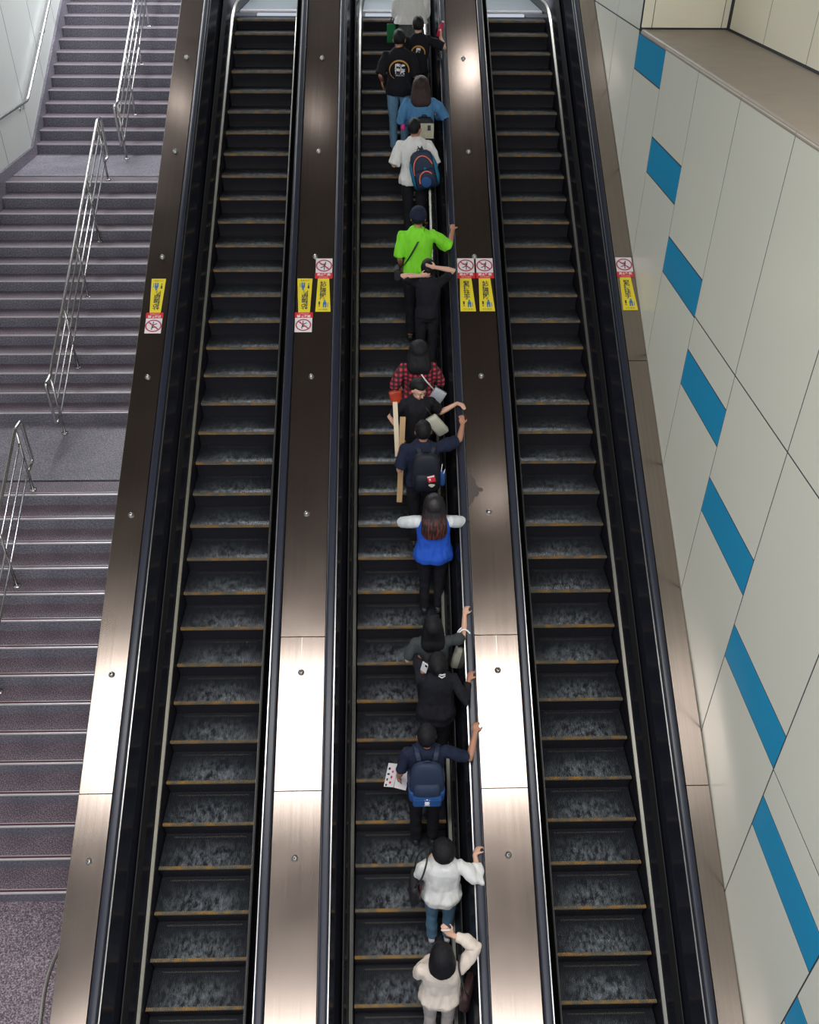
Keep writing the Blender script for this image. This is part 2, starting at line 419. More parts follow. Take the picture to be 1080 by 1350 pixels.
# ------------------------------------------------------------------ bronze decks between the balustrades
DECKS = [(-3.137, -2.796, 'narrow bronze steel deck between the stairs and the left escalator', -2.95),
         (-1.192, -0.707, 'bronze steel deck between the left and middle escalators', -0.955),
         (0.897, 1.376, 'bronze steel deck between the middle and right escalators', 1.135),
         (2.980, 3.222, 'narrow bronze steel deck between the right escalator and the cream wall', None)]
JOINTS = [YLO, 1.1, 5.49, YHI]
for i, (x0, x1, lab, xk) in enumerate(DECKS):
    D_ = thing('metal_deck', lab, 'deck', ((x0+x1)/2, 0, 0))
    js = list(JOINTS)
    if i in (1, 2): js = [YLO, 1.1, 5.49, 6.87, YHI]
    if i == 3: js = [YLO, 1.1, 5.49, 9.9, YHI]
    for a, b in zip(js[:-1], js[1:]):
        bm = bmesh.new(); g = 0.004
        sweep(bm, [(x0+0.001, 0.90), (x0+0.001, 0.994), (x0+0.007, 1.0), (x1-0.007, 1.0), (x1-0.001, 0.994), (x1-0.001, 0.90)], a+g, b-g)
        obj('deck_panel', bm, M['deck'], D_, loc=(-(x0+x1)/2, 0, 0))
    bm = bmesh.new(); sweep(bm, [(x0+0.012, 0.5), (x0+0.012, 0.895), (x1-0.012, 0.895), (x1-0.012, 0.5)], YLO, YHI)
    obj('deck_support', bm, M['dark'], D_, loc=(-(x0+x1)/2, 0, 0))
    if i in (1, 2):
        bm = bmesh.new(); xm = (x0+x1)/2+(-0.01 if i == 1 else 0.0)
        sweep(bm, [(xm-0.002, 0.999), (xm-0.002, 1.0015), (xm+0.002, 1.0015), (xm+0.002, 0.999)], 6.5, 6.865)
        obj('seam_strip', bm, M['silver'], D_, loc=(-(x0+x1)/2, 0, 0))
    if xk is not None:
        for k in range(-1, 8):
            y = 3.353+1.5905*k
            if y > 16: continue
            z = zc(y)+1.0
            bm = bmesh.new()
            Rm = Matrix.Rotation(math.radians(30), 3, 'X')
            rs = []
            for r_, h_ in ((0.034, 0.0), (0.034, 0.004), (0.026, 0.012), (0.020, 0.030), (0.014, 0.036), (0.004, 0.037)):
                rs.append([Rm @ Vector((r_*math.cos(2*PI*q/16), r_*math.sin(2*PI*q/16), h_)) for q in range(16)])
            rings(bm, rs)
            kb = obj('anti_slide_knob', bm, M['silver'], D_, True, loc=(xk-(x0+x1)/2, y, z))
            bm = bmesh.new()
            rings(bm, [[Rm @ Vector((0.009*math.cos(2*PI*q/10), 0.009*math.sin(2*PI*q/10), h_)) for q in range(10)] for h_ in (0.03, 0.040)])
            obj('screw', bm, M['dark'], kb)
    if i == 0:      # cladding on the stair side
        bm = bmesh.new()
        rings(bm, [[(x0+0.002, y, zc(y)+h) for h in (0.90, -1.6)]+[(x0+0.03, y, zc(y)+h) for h in (-1.6, 0.90)] for y in path(YLO, YHI)])
        obj('side_cladding', bm, M['deck'], D_, loc=(-(x0+x1)/2, 0, 0))

bm = bmesh.new(); nz = Vector((0, -0.5, 0.866))*0.0008
polyprism(bm, [Vector((x, y, zc(y)+1.0004)) for x, y in ((0.905, 8.63), (0.945, 8.60), (0.962, 8.53), (0.991, 8.49), (1.010, 8.43), (1.031, 8.40), (1.070, 8.395), (1.083, 8.37), (1.062, 8.345), (1.030, 8.36), (1.035, 8.33), (1.007, 8.295), (0.985, 8.30), (0.96, 8.237), (0.93, 8.22), (0.905, 8.18))], nz)
obj('residue_patch', bm, M['residue'], bpy.data.objects['metal_deck.002'], loc=(-(DECKS[2][0]+DECKS[2][1])/2, 0, 0))
# ------------------------------------------------------------------ safety stickers on the decks
def sticker(x0, x1, ytop, white_len, yl_len, flip, label, text, slant=0.0, group=None):
    """white/red square plus a yellow trapezoid below it, all lying on the 30 degree deck"""
    xc = (x0+x1)/2; L = (white_len+yl_len)/math.cos(PI/6); wl = white_len/math.cos(PI/6); W = (x1-x0)
    yc = ytop-(white_len+yl_len)/2
    S = thing('safety_sign', label, 'sign', (xc, yc, yc*T30+1.0015), group=group)
    S.rotation_euler = (PI/6, 0, PI if flip else 0)
    if flip: S.rotation_euler = Matrix.Rotation(PI/6, 3, 'X').to_euler(); S.rotation_euler = (Matrix.Rotation(PI/6, 3, 'X') @ Matrix.Rotation(PI, 3, 'Z')).to_euler()
    t = L/2
    def plate(name, pts, m, z0=0.0, z1=0.0015, par=S):
        bm = bmesh.new(); polyprism(bm, [(p[0], p[1], z0) for p in pts], (0, 0, z1-z0)); return obj(name, bm, m, par)
    a = plate('prohibition_panel', [(-W/2, t-wl*0.72), (W/2, t-wl*0.72), (W/2, t), (-W/2, t)], M['sign_white'])
    cy = t-wl*0.36; r = wl*0.30
    bm = bmesh.new(); n = 28
    for k in range(n):
        a0, a1 = 2*PI*k/n, 2*PI*(k+1)/n
        polyprism(bm, [(r*1.1*math.cos(a0), cy+r*math.sin(a0), 0.0014), (r*1.1*math.cos(a1), cy+r*math.sin(a1), 0.0014), (r*0.92*math.cos(a1), cy+r*0.82*math.sin(a1), 0.0014), (r*0.92*math.cos(a0), cy+r*0.82*math.sin(a0), 0.0014)], (0, 0, 0.0008))
    polyprism(bm, [(-r*0.80, cy+r*0.55, 0.0014), (-r*0.68, cy+r*0.68, 0.0014), (r*0.80, cy-r*0.55, 0.0014), (r*0.68, cy-r*0.68, 0.0014)], (0, 0, 0.0010))
    obj('red_ring', bm, M['sign_ring'], a)
    bm = bmesh.new()   # climbing figure
    for pts in ([(0.10, 0.45), (0.28, 0.45), (0.28, 0.62), (0.10, 0.62)], [(-0.45, 0.12), (0.30, 0.30), (0.26, 0.42), (-0.48, 0.22)], [(0.0, 0.3), (0.22, 0.36), (0.20, -0.15), (0.02, -0.15)],
                [(0.02, -0.12), (0.14, -0.12), (0.10, -0.70), (-0.02, -0.70)], [(-0.5, -0.30), (0.05, -0.05), (0.1, -0.18), (-0.45, -0.42)], [(0.15, -0.1), (0.25, -0.15), (0.5, -0.5), (0.4, -0.55)]):
        polyprism(bm, [(p[0]*r, cy+p[1]*r, 0.0014) for p in pts], (0, 0, 0.0006))
    obj('climber_pictogram', bm, M['sign_ink'], a)
    rw = W*0.53
    b = plate('red_banner', [(-rw, t-wl), (rw, t-wl), (rw*1.0, t-wl*0.74), (-rw*1.0, t-wl*0.72)], M['sign_red'], 0.0002, 0.0018)
    txt('banner_lettering', '禁止攀爬', W*0.20, M['letter_white'], b, Matrix.Translation((0, t-wl*0.82, 0.0024)), bold=0.001)
    txt('banner_small_lettering', 'NO CLIMBING', W*0.09, M['letter_white'], b, Matrix.Translation((0, t-wl*0.935, 0.0024)))
    yb = -t; yt = t-wl*0.99; sl = slant*W
    c = plate('yellow_panel', [(-W*0.44, yb), (W*0.46, yb), (W*0.33+sl, yt), (-W*0.35+sl, yt)], M['sign_yellow'])
    H_ = yt-yb
    txt('vertical_lettering', '\n'.join(text), H_*0.165, M['sign_ink'], c, Matrix.Translation((-0.02*W, yb+H_*0.62, 0.0020)), bold=0.0015, sp=0.82)
    txt('warning_lettering', '小心安全', W*0.14, M['sign_ink'], c, Matrix.Translation((0, yb+H_*0.06, 0.0020)))
    bm = bmesh.new(); cx, cy = W*0.10, yb+H_*0.22; q = H_*0.11
    for pts in ([(-0.2, 0.7), (0.2, 0.7), (0.2, 1.1), (-0.2, 1.1)], [(-0.45, -0.1), (0.45, -0.1), (0.3, 0.65), (-0.3, 0.65)], [(-0.4, -0.9), (-0.08, -0.9), (-0.05, 0), (-0.38, 0)], [(0.08, -0.9), (0.4, -0.9), (0.38, 0), (0.05, 0)], [(0.6, -0.8), (0.75, -0.8), (0.75, 0.4), (0.6, 0.4)]):
        polyprism(bm, [(cx+p[0]*q, cy+p[1]*q, 0.0014) for p in pts], (0, 0, 0.0006))
    obj('rider_pictogram', bm, M['sign_blue'], c)
    bm = bmesh.new(); cx = -W*0.22
    polyprism(bm, [(cx-q*0.15, cy-q*0.2, 0.0014), (cx+q*0.15, cy-q*0.2, 0.0014), (cx+q*0.2, cy+q*0.7, 0.0014), (cx-q*0.2, cy+q*0.7, 0.0014)], (0, 0, 0.0006))
    polyprism(bm, [(cx-q*0.15, cy-q*0.65, 0.0014), (cx+q*0.15, cy-q*0.65, 0.0014), (cx+q*0.15, cy-q*0.4, 0.0014), (cx-q*0.15, cy-q*0.4, 0.0014)], (0, 0, 0.0006))
    obj('exclamation_mark', bm, M['sign_ink'], c)
    return S
sticker(-3.06, -2.855, 11.00, 0.27, 0.46, True, 'upside-down yellow and red safety sign on the deck next to the stairs', '站穩踏階')
sticker(-1.185, -0.968, 11.00, 0.26, 0.46, True, 'upside-down yellow and red safety sign left of centre, beside an upright one', '站穩踏階')
sticker(-0.945, -0.73, 11.28, 0.28, 0.45, False, 'upright yellow safety sign beside the upside-down one, left of the riders', '站穩踏階')
sticker(0.905, 1.125, 11.28, 0.28, 0.45, False, 'upright yellow safety sign nearest the riders, left one of the adjoining pair', '緊握扶手', slant=-0.04)
sticker(1.150, 1.370, 11.28, 0.28, 0.45, False, 'upright yellow safety sign nearest the right escalator, right one of the adjoining pair', '站穩踏階', slant=-0.04)
sticker(2.995, 3.208, 11.29, 0.28, 0.45, False, 'upright yellow safety sign on the narrow deck against the cream wall', '緊握扶手', slant=-0.04)

# ------------------------------------------------------------------ staircase on the left
SR, SU = 0.172, 0.3033
FL = [(5.447, 2.300, 15), (11.576, 4.880, 14), (17.308, 7.288, 14)]     # first riser y, floor z, risers
XL0, XL1 = -6.52, -3.142
def add_step(y, z, parent, last=False):
    pass
bm = bmesh.new(); fs_ = box(bm, XL0, XL1, 0.0, SU+0.04, -SR, 0.0); fs_[2].material_index = 1
STEP_ME = bpy.data.meshes.new('stair_step'); bmesh.ops.recalc_face_normals(bm, faces=bm.faces); bm.to_mesh(STEP_ME); bm.free(); STEP_ME.materials.append(M['granite']); STEP_ME.materials.append(M['riser_stone'])
bm = bmesh.new(); box(bm, XL0+0.02, XL1, -0.008, 0.012, -0.016, 0.003)
NOSE_ME = bpy.data.meshes.new('nosing_strip'); bmesh.ops.recalc_face_normals(bm, faces=bm.faces); bm.to_mesh(NOSE_ME); bm.free(); NOSE_ME.materials.append(M['nosing'])
bm = bmesh.new(); box(bm, XL0+0.02, XL1, 0.012, 0.040, -0.012, 0.002)
BURG_ME = bpy.data.meshes.new('burgundy_strip'); bmesh.ops.recalc_face_normals(bm, faces=bm.faces); bm.to_mesh(BURG_ME); bm.free(); BURG_ME.materials.append(M['burgundy'])
bm = bmesh.new(); box(bm, XL0+0.02, XL1, 0.040, 0.046, -0.012, 0.003)
LINE_ME = bpy.data.meshes.new('rear_line'); bmesh.ops.recalc_face_normals(bm, faces=bm.faces); bm.to_mesh(LINE_ME); bm.free(); LINE_ME.materials.append(M['nosing'])
ST = thing('staircase', 'wide granite staircase with two landings left of the escalators', 'stairs', (0, 0, 0))
def link(name, me, parent, loc=(0, 0, 0)):
    o = bpy.data.objects.new(name, me); COL.objects.link(o); o.parent = parent; o.location = loc; return o
for fi, (y, z, n) in enumerate(FL):
    for k in range(n):
        s = link('stair_step', STEP_ME, ST, (0, y+k*SU, z+(k+1)*SR))
        link('nosing_strip', NOSE_ME, s)
        link('burgundy_strip', BURG_ME, s); link('rear_line', LINE_ME, s)
    # solid underside
bm = bmesh.new(); box(bm, XL0, XL1, 5.447+14*SU+0.30, 11.576+0.01, 4.70, 4.880)
ld = obj('landing', bm, M['granite2'], ST)
bm = bmesh.new(); box(bm, XL0, XL1, 11.576+13*SU+0.30, 17.308+0.01, 7.10, 7.288)
obj('landing', bm, M['granite2'], ST)
# side infill under the flights so nothing is open from beside
bm = bmesh.new()
for (y, z, n) in FL:
    polyprism(bm, [(XL0+0.01, y+0.03, z-0.1), (XL0+0.01, y+n*SU, z+n*SR-SR-0.02), (XL0+0.01, y+n*SU, z-0.4+n*SR-0.6), (XL0+0.01, y+0.03, z-0.5)], (XL1-XL0-0.02, 0, 0))
obj('stair_underside', bm, M['granite2'], ST)
# floor below the lowest flight
bm = bmesh.new(); box(bm, XL0, XL1, 1.2, 5.46, 2.10, 2.300)
struct('floor', bm, M['floor_stone'])
# upper floor beyond the escalators and stairs
bm = bmesh.new()
box(bm, XL0, XL1, 17.308+13*SU+0.3, 33.0, ZTOP-0.25, ZTOP)
box(bm, XL1+0.04, 3.2, YHI+0.01, 33.0, ZTOP-0.25, ZTOP)
struct('floor_upper', bm, M['granite2'])
# stone skirting against the left wall
bm = bmesh.new()
top = []; bot = []
pts = [(1.2, 2.30+0.17), (5.30, 2.30+0.17)]
for (y, z, n) in FL:
    pts.append((y-0.22, z+0.17)); pts.append((y+n*SU-0.12-0.3, z+n*SR+0.17))
for a, b in zip(pts[:-1], pts[1:]):
    if b[0]-a[0] < 0.001: continue
    polyprism(bm, [(XL0-0.01, a[0], a[1]-0.75), (XL0-0.01, b[0], b[1]-0.75), (XL0-0.01, b[0], b[1]), (XL0-0.01, a[0], a[1])], (0.045, 0, 0))
struct('baseboard_left', bm, M['granite2'])

# centre railings on the stairs
XR_ = -4.79
def railing(y0, z0, y1, z1, label, npost):
    """y0,z0 = foot of lowest post, y1,z1 = foot of highest post"""
    Rl = thing('stair_railing', label, 'railing', (XR_, y0, z0), group='stainless railings down the middle of the stairs')
    slope = (z1-z0)/(y1-y0)
    P = lambda y, h: (0, y-y0, (y-y0)*slope+h)
    def tb(name, pts, r): bm = bmesh.new(); tube(bm, bent(pts, 0.05), r, 10); return obj(name, bm, M['tube'], Rl, True)
    a = P(y0-0.02, 0.0); b = P(y1+0.02, 0.0)
    yl, yh = y0-y0-0.02, y1-y0+0.02
    tb('handrail', [(0, 0.0, 0.30), (0, -0.22, 0.27), (0, -0.22, 0.93), (0, 0.0, 0.95), (0, y1-y0, z1-z0+0.95), (0, y1-y0+0.22, z1-z0+0.95), (0, y1-y0+0.22, z1-z0+0.32), (0, y1-y0, z1-z0+0.30)], 0.024)
    for h in (0.74, 0.52, 0.30):
        tb('mid_rail', [(0, 0, h), (0, y1-y0, z1-z0+h)], 0.014)
    for k in range(npost):
        t = k/(npost-1); y = (y1-y0)*t
        ztop = (z1-z0)*t
        # posts stand on the tread below them
        if k == 0: zb = 0.0
        elif k == npost-1: zb = z1-z0
        else:
            zb = math.floor((y+y0-FLy)/SU+1)*SR if FLy is not None else ztop
        bm = bmesh.new(); tube(bm, [(0, y, zb), (0, y, ztop+0.94)], 0.019, 10)
        tube(bm, [(0, y, zb), (0, y, zb+0.012)], 0.05, 14)
        obj('post', bm, M['tube'], Rl, True)
for (fi, y0, y1, lab, n) in ((0, 5.13, 9.81, 'lowest stair railing, running out of the left edge of the frame', 5), (1, 11.27, 15.64, 'middle stair railing between the two landings', 5), (2, 16.99, 21.3, 'topmost stair railing rising from the upper landing', 5)):
    FLy = FL[fi][0]
    railing(y0, FL[fi][1], y1, FL[fi][1]+FL[fi][2]*SR, lab, n)
# short wall rail peeking out beside the lowest deck
bm = bmesh.new(); tube(bm, bent([(-3.20, 6.2, 3.06), (-3.20, 5.0, 3.06), (-3.33, 4.33, 3.04), (-3.325, 4.10, 3.02), (-3.28, 3.82, 2.99), (-3.27, 3.0, 2.95)], 0.12), 0.022, 10)
wr = tag(obj('wall_handrail', bm, M['tube'], None, True), 'steel handrail curving out from under the deck at the lower left corner', 'handrail')
bm = bmesh.new(); tube(bm, [(-3.14, 3.6, 2.94), (-3.28, 3.6, 2.96)], 0.012, 8); obj('bracket', bm, M['tube'], wr, True)
# handrail on the left wall
XW = -6.53
bm = bmesh.new(); tube(bm, bent([(XW+0.08, 10.2, 5.95), (XW+0.08, 11.2, 5.95), (XW+0.08, 15.55, 8.22), (XW+0.08, 17.25, 8.22), (XW+0.08, 21.2, 10.47), (XW+0.08, 22.0, 10.47)], 0.10), 0.024, 10)
lr = tag(obj('wall_handrail', bm, M['tube'], None, True), 'steel handrail bracketed to the panelled wall left of the stairs', 'handrail')
for y, z in ((11.1, 5.95), (13.3, 7.05), (15.75, 8.22), (17.0, 8.22), (18.9, 9.16), (20.6, 10.13)):
    bm = bmesh.new(); tube(bm, bent([(XW+0.08, y, z-0.02), (XW+0.08, y, z-0.09), (XW+0.0, y, z-0.10)], 0.03), 0.009, 8)
    tube(bm, [(XW-0.002, y, z-0.10), (XW+0.012, y, z-0.10)], 0.03, 12); obj('bracket', bm, M['tube'], lr, True)

# ------------------------------------------------------------------ walls
YJ = [12.64-1.3325*i for i in range(-6, 11)]        # vertical joints, descending
def panels(bm, X, sgn, rects, g=0.009, t=0.025):
    """panels facing sgn*X built as thin bevelled boxes; rects = (y0,y1,z0,z1)"""
    for (a, b, c, d) in rects:
        x0, x1 = (X, X+t) if sgn < 0 else (X-t, X)
        box(bm, x0, x1, a+g, b-g, c+g, d-g)
XRW = 3.23
ZL = 10.02
rects = []; blues = []
for i in range(len(YJ)-1):
    b, a = YJ[i], YJ[i+1]
    if b > 12.7:
        rects += [(a, b, zc(a)+0.3, 10.0), (a, b, 10.0, 12.3), (a, b, 12.3, CEIL)]
        continue
    k = round((12.64-b)/1.3325)
    zt = 9.97-0.769*k - (0.15 if k > 0 else 0)+ (0.0 if k == 0 else -0.0)
    zt = 9.97 if k == 0 else 9.025-0.770*(k-1)
    zb = zt-0.41
    lows = [z for z in (7.86, 5.53, 3.2) if z < zb-0.15]
    ups = [z for z in (7.86, 5.53, 3.2) if z > zt+0.15]
    cur = max(zc(a)-0.6, 0.0); seq = sorted([z for z in lows if z > cur+0.1 and (zb-z) > 3.5])+[zb]
    for z in seq:
        rects.append((a, b, cur, z)); cur = z
    blues.append((a, b, zb, zt)); cur = zt
    for z in sorted(ups)+[ZL-0.01]:
        if z-cur > 0.05: rects.append((a, b, cur, z)); cur = z
bm = bmesh.new(); panels(bm, XRW, -1, rects)
WR = struct('wall_right', bm, M['wall'])
bm = bmesh.new(); box(bm, XRW+0.003, XRW+0.10, YJ[-1], 12.64, -0.6, ZL-0.03); box(bm, XRW+0.003, XRW+0.10, 12.64, YJ[0], 6.0, CEIL)
obj('seam_backing', bm, M['seam'], WR)
for r_ in blues:
    bm = bmesh.new(); panels(bm, XRW-0.001, -1, [r_]); o = obj('blue_panel', bm, M['blue'], WR); o['label'] = 'glossy blue wall panel'
# ledge on top of the wall
X2 = 4.31
bm = bmesh.new()
for i in range(len(YJ)-1):
    b, a = min(YJ[i], 12.53), YJ[i+1]
    if b <= a: continue
    box(bm, XRW+0.07, X2, a+0.003, b-0.003, ZL-0.06, ZL)
    rings(bm, [[(XRW-0.002, y, ZL-0.035), (XRW+0.004, y, ZL-0.008), (XRW+0.02, y, ZL+0.002), (XRW+0.066, y, ZL+0.002), (XRW+0.066, y, ZL-0.05), (XRW+0.0, y, ZL-0.05)] for y in (a+0.002, b-0.002)])
struct('trim_1', bm, M['ledge'])
bm = bmesh.new(); box(bm, XRW+0.03, X2, YJ[-1], 12.53, ZL-0.12, ZL-0.055); struct('trim_2', bm, M['seam'])
# recessed upper wall and its end wall
bm = bmesh.new()
up = [12.42, 11.20, 9.93, 8.66, 7.38, 6.1, 4.8, 3.5, 2.2, 0.9, -0.4]
panels(bm, X2, -1, [(a, b, ZL+0.02, 12.2) for a, b in zip(up[1:], up[:-1])]+[(a, b, 12.2, CEIL) for a, b in zip(up[1:], up[:-1])])
WU = struct('wall_upper_right', bm, M['wall_up'])
bm = bmesh.new(); box(bm, X2+0.004, X2+0.08, -0.4, 12.6, ZL-0.05, CEIL); obj('seam_backing', bm, M['seam'], WU)
bm = bmesh.new()
for a, b in ((XRW+0.0, XRW+0.12), (XRW+0.13, X2-0.075), (X2-0.065, X2)):
    for c, d in ((ZL+0.02, 12.3), (12.31, CEIL)):
        box(bm, a, b, 12.53, 12.56, c, d)
WE = struct('wall_end', bm, M['wall_up'])
bm = bmesh.new(); box(bm, XRW+0.02, X2, 12.545, 12.63, ZL-0.05, CEIL); obj('seam_backing', bm, M['seam'], WE)
# left wall
bm = bmesh.new()
yl = [15.925+1.2975*i for i in range(-11, 6)]
rc = []
for a, b in zip(yl[:-1], yl[1:]):
    zz = [2.0, 4.35, 7.0, 9.9, 12.2, CEIL]
    for c, d in zip(zz[:-1], zz[1:]):
        rc.append((a, b, c, d))
panels(bm, XW, 1, rc)
WL = struct('wall_left', bm, M['wall_left'])
bm = bmesh.new(); box(bm, XW-0.10, XW-0.004, yl[0], yl[-1], 1.0, CEIL); obj('seam_backing', bm, M['seam'], WL)
# wall across the far end of the upper hall
bm = bmesh.new(); box(bm, -9, 9, 33.0, 33.2, 9.3, CEIL); struct('wall_far', bm, M['wall_left'])
# ceiling
bm = bmesh.new(); box(bm, -11, 11, -10, 34, CEIL, CEIL+0.2); struct('ceiling', bm, M['ceiling'])
def fixture(x, y, sx, sy, label, name='ceiling_light'):
    t = thing(name, label, 'light', (x, y, CEIL-0.09))
    bm = bmesh.new()
    for a, b, c, d in ((-sx/2-0.05, sx/2+0.05, -sy/2-0.05, -sy/2), (-sx/2-0.05, sx/2+0.05, sy/2, sy/2+0.05), (-sx/2-0.05, -sx/2, -sy/2, sy/2), (sx/2, sx/2+0.05, -sy/2, sy/2)):
        box(bm, a, b, c, d, -0.04, 0.09)
    obj('frame', bm, M['trim'], t)
    bm = bmesh.new(); box(bm, -sx/2, sx/2, -sy/2, sy/2, 0.0, 0.05); obj('diffuser', bm, M['diffuser'], t)
fixture(-5.9, 18.5, 0.7, 6.0, 'added fill light strip running along above the stairs')  # invented fitting that houses the added stair fill
fixture(0.0, 2.35, 17.0, 2.9, 'long ceiling light coffer above the foot of the escalators')
fixture(0.0, 21.2, 13.0, 1.6, 'far ceiling light strip above the upper hall')
fixture(0.0, -6.2, 15.0, 3.0, 'added fill light strip behind the viewing bridge')  # invented fitting for the added fill behind the camera
for x, y in ((1.7, 16.2), (-1.45, 15.3), (2.25, 7.5), (-4.2, 15.5)):
    t = thing('downlight_fitting', {1.7: 'small square downlight over the head of the right escalator', -1.45: 'small square downlight over the head of the left escalator', 2.25: 'small square downlight over the middle of the right escalator', -4.2: 'small square downlight over the upper stair flight'}[x], 'light', (x, y, CEIL-0.07))
    bm = bmesh.new(); box(bm, -0.22, 0.22, -0.22, 0.22, 0.0, 0.07, bev=0.01); obj('housing', bm, M['trim'], t)
# ------------------------------------------------------------------ people
def cloth(name, col, rough=0.85, bump=0.5, scale=9.0, stretch=(1.6, 1.6, 0.5), var=0.10):
    m = mat(name, col, rough, 0, 0.25, bump=bump, bscale=scale, var=var, vscale=14, stretch=stretch)
    return m
SKIN = {'fair': mat('fair_skin', (0.62, 0.37, 0.27), 0.55, sss=0.12), 'tan': mat('tan_skin', (0.44, 0.215, 0.135), 0.55, sss=0.12), 'brown': mat('ruddy_brown_skin', (0.30, 0.105, 0.065), 0.55, sss=0.1)}
HAIR = {'black': mat('black_hair', (0.006, 0.006, 0.008), 0.5, 0, 0.25, bump=0.6, bscale=60, stretch=(3, 3, 0.25)),
        'brown': mat('dark_brown_hair', (0.030, 0.015, 0.013), 0.5, 0, 0.3, bump=0.6, bscale=60, stretch=(3, 3, 0.25)),
        'red': mat('reddish_brown_hair', (0.10, 0.032, 0.016), 0.45, bump=0.6, bscale=60, stretch=(3, 3, 0.25), var=0.5)}
def tipped():
    m, nt, b = _nt('black_hair_with_reddish_ends')
    tc = nt.nodes.new('ShaderNodeTexCoord'); sp = nt.nodes.new('ShaderNodeSeparateXYZ'); nt.links.new(tc.outputs['Object'], sp.inputs[0])
    mp = nt.nodes.new('ShaderNodeMapping'); mp.inputs['Scale'].default_value = (60, 60, 4); nt.links.new(tc.outputs['Object'], mp.inputs[0])
    n = nt.nodes.new('ShaderNodeTexNoise'); n.inputs['Scale'].default_value = 1.0; nt.links.new(mp.outputs[0], n.inputs['Vector'])
    r = nt.nodes.new('ShaderNodeMapRange'); r.inputs['From Min'].default_value = 1.52; r.inputs['From Max'].default_value = 1.36; nt.links.new(sp.outputs['Z'], r.inputs[0])
    r2 = nt.nodes.new('ShaderNodeMapRange'); r2.inputs['From Min'].default_value = 0.42; r2.inputs['From Max'].default_value = 0.58; nt.links.new(n.outputs[0], r2.inputs[0])
    mu = nt.nodes.new('ShaderNodeMath'); mu.operation = 'MULTIPLY'; nt.links.new(r.outputs[0], mu.inputs[0]); nt.links.new(r2.outputs[0], mu.inputs[1])
    mx = nt.nodes.new('ShaderNodeMix'); mx.data_type = 'RGBA'; mx.inputs['A'].default_value = (0.008, 0.006, 0.008, 1); mx.inputs['B'].default_value = (0.13, 0.028, 0.016, 1)
    nt.links.new(mu.outputs[0], mx.inputs['Factor']); nt.links.new(mx.outputs['Result'], b.inputs['Base Color']); b.inputs['Roughness'].default_value = 0.5
    return m
HAIR['tips'] = tipped()
M['eye'] = mat('eye_white', (0.40, 0.36, 0.34), 0.5)
M['iris'] = mat('dark_iris', (0.02, 0.012, 0.01), 0.2)
M['lip'] = mat('lips', (0.42, 0.13, 0.12), 0.5)
M['shoe_w'] = mat('white_shoe', (0.62, 0.62, 0.62), 0.6)
M['shoe_k'] = mat('black_shoe', (0.02, 0.02, 0.022), 0.5)

def bake(name, bm, m, voxel, parent=None, smooth_it=4, folds=0.0, fscale=6.0, fst=(1, 1, 0.35)):
    """fuse overlapping closed volumes into one continuous surface"""
    me = bpy.data.meshes.new(name); bmesh.ops.recalc_face_normals(bm, faces=bm.faces); bm.to_mesh(me); bm.free()
    t = bpy.data.objects.new(name, me); COL.objects.link(t)
    r = t.modifiers.new('r', 'REMESH'); r.mode = 'VOXEL'; r.voxel_size = voxel
    s = t.modifiers.new('s', 'SMOOTH'); s.factor = 0.5; s.iterations = smooth_it
    dg = bpy.context.evaluated_depsgraph_get(); dg.update()
    me2 = bpy.data.meshes.new_from_object(t.evaluated_get(dg)); me2.name = name
    bpy.data.objects.remove(t); bpy.data.meshes.remove(me)
    if folds:
        nn = [v.normal.copy() for v in me2.vertices]
        for v, n_ in zip(me2.vertices, nn):
            q = Vector((v.co.x*fst[0], v.co.y*fst[1], v.co.z*fst[2]))*fscale
            k = noise.noise(q)+0.5*noise.noise(q*2.3)
            v.co += n_*folds*max(-0.22, k+0.12)
    me2.materials.clear()
    for x in (m if isinstance(m, (list, tuple)) else [m]): me2.materials.append(x)
    for p in me2.polygons: p.use_smooth = True; p.material_index = 0
    o = bpy.data.objects.new(name, me2); COL.objects.link(o)
    if parent: o.parent = parent
    return o
def ik(S, W, a, b, pole):
    """two-bone elbow position"""
    S, W, pole = Vector(S), Vector(W), Vector(pole)
    d = W-S; L = d.length
    if L > (a+b)*0.995:
        d = d.normalized()*(a+b)*0.995; W = S+d; L = d.length
    x = (a*a-b*b+L*L)/(2*L); h = math.sqrt(max(0.0, a*a-x*x)); u = d.normalized()
    p = pole-u*pole.dot(u)
    if p.length < 1e-6: p = Vector((0, 0, -1))
    return S+u*x+p.normalized()*h, W
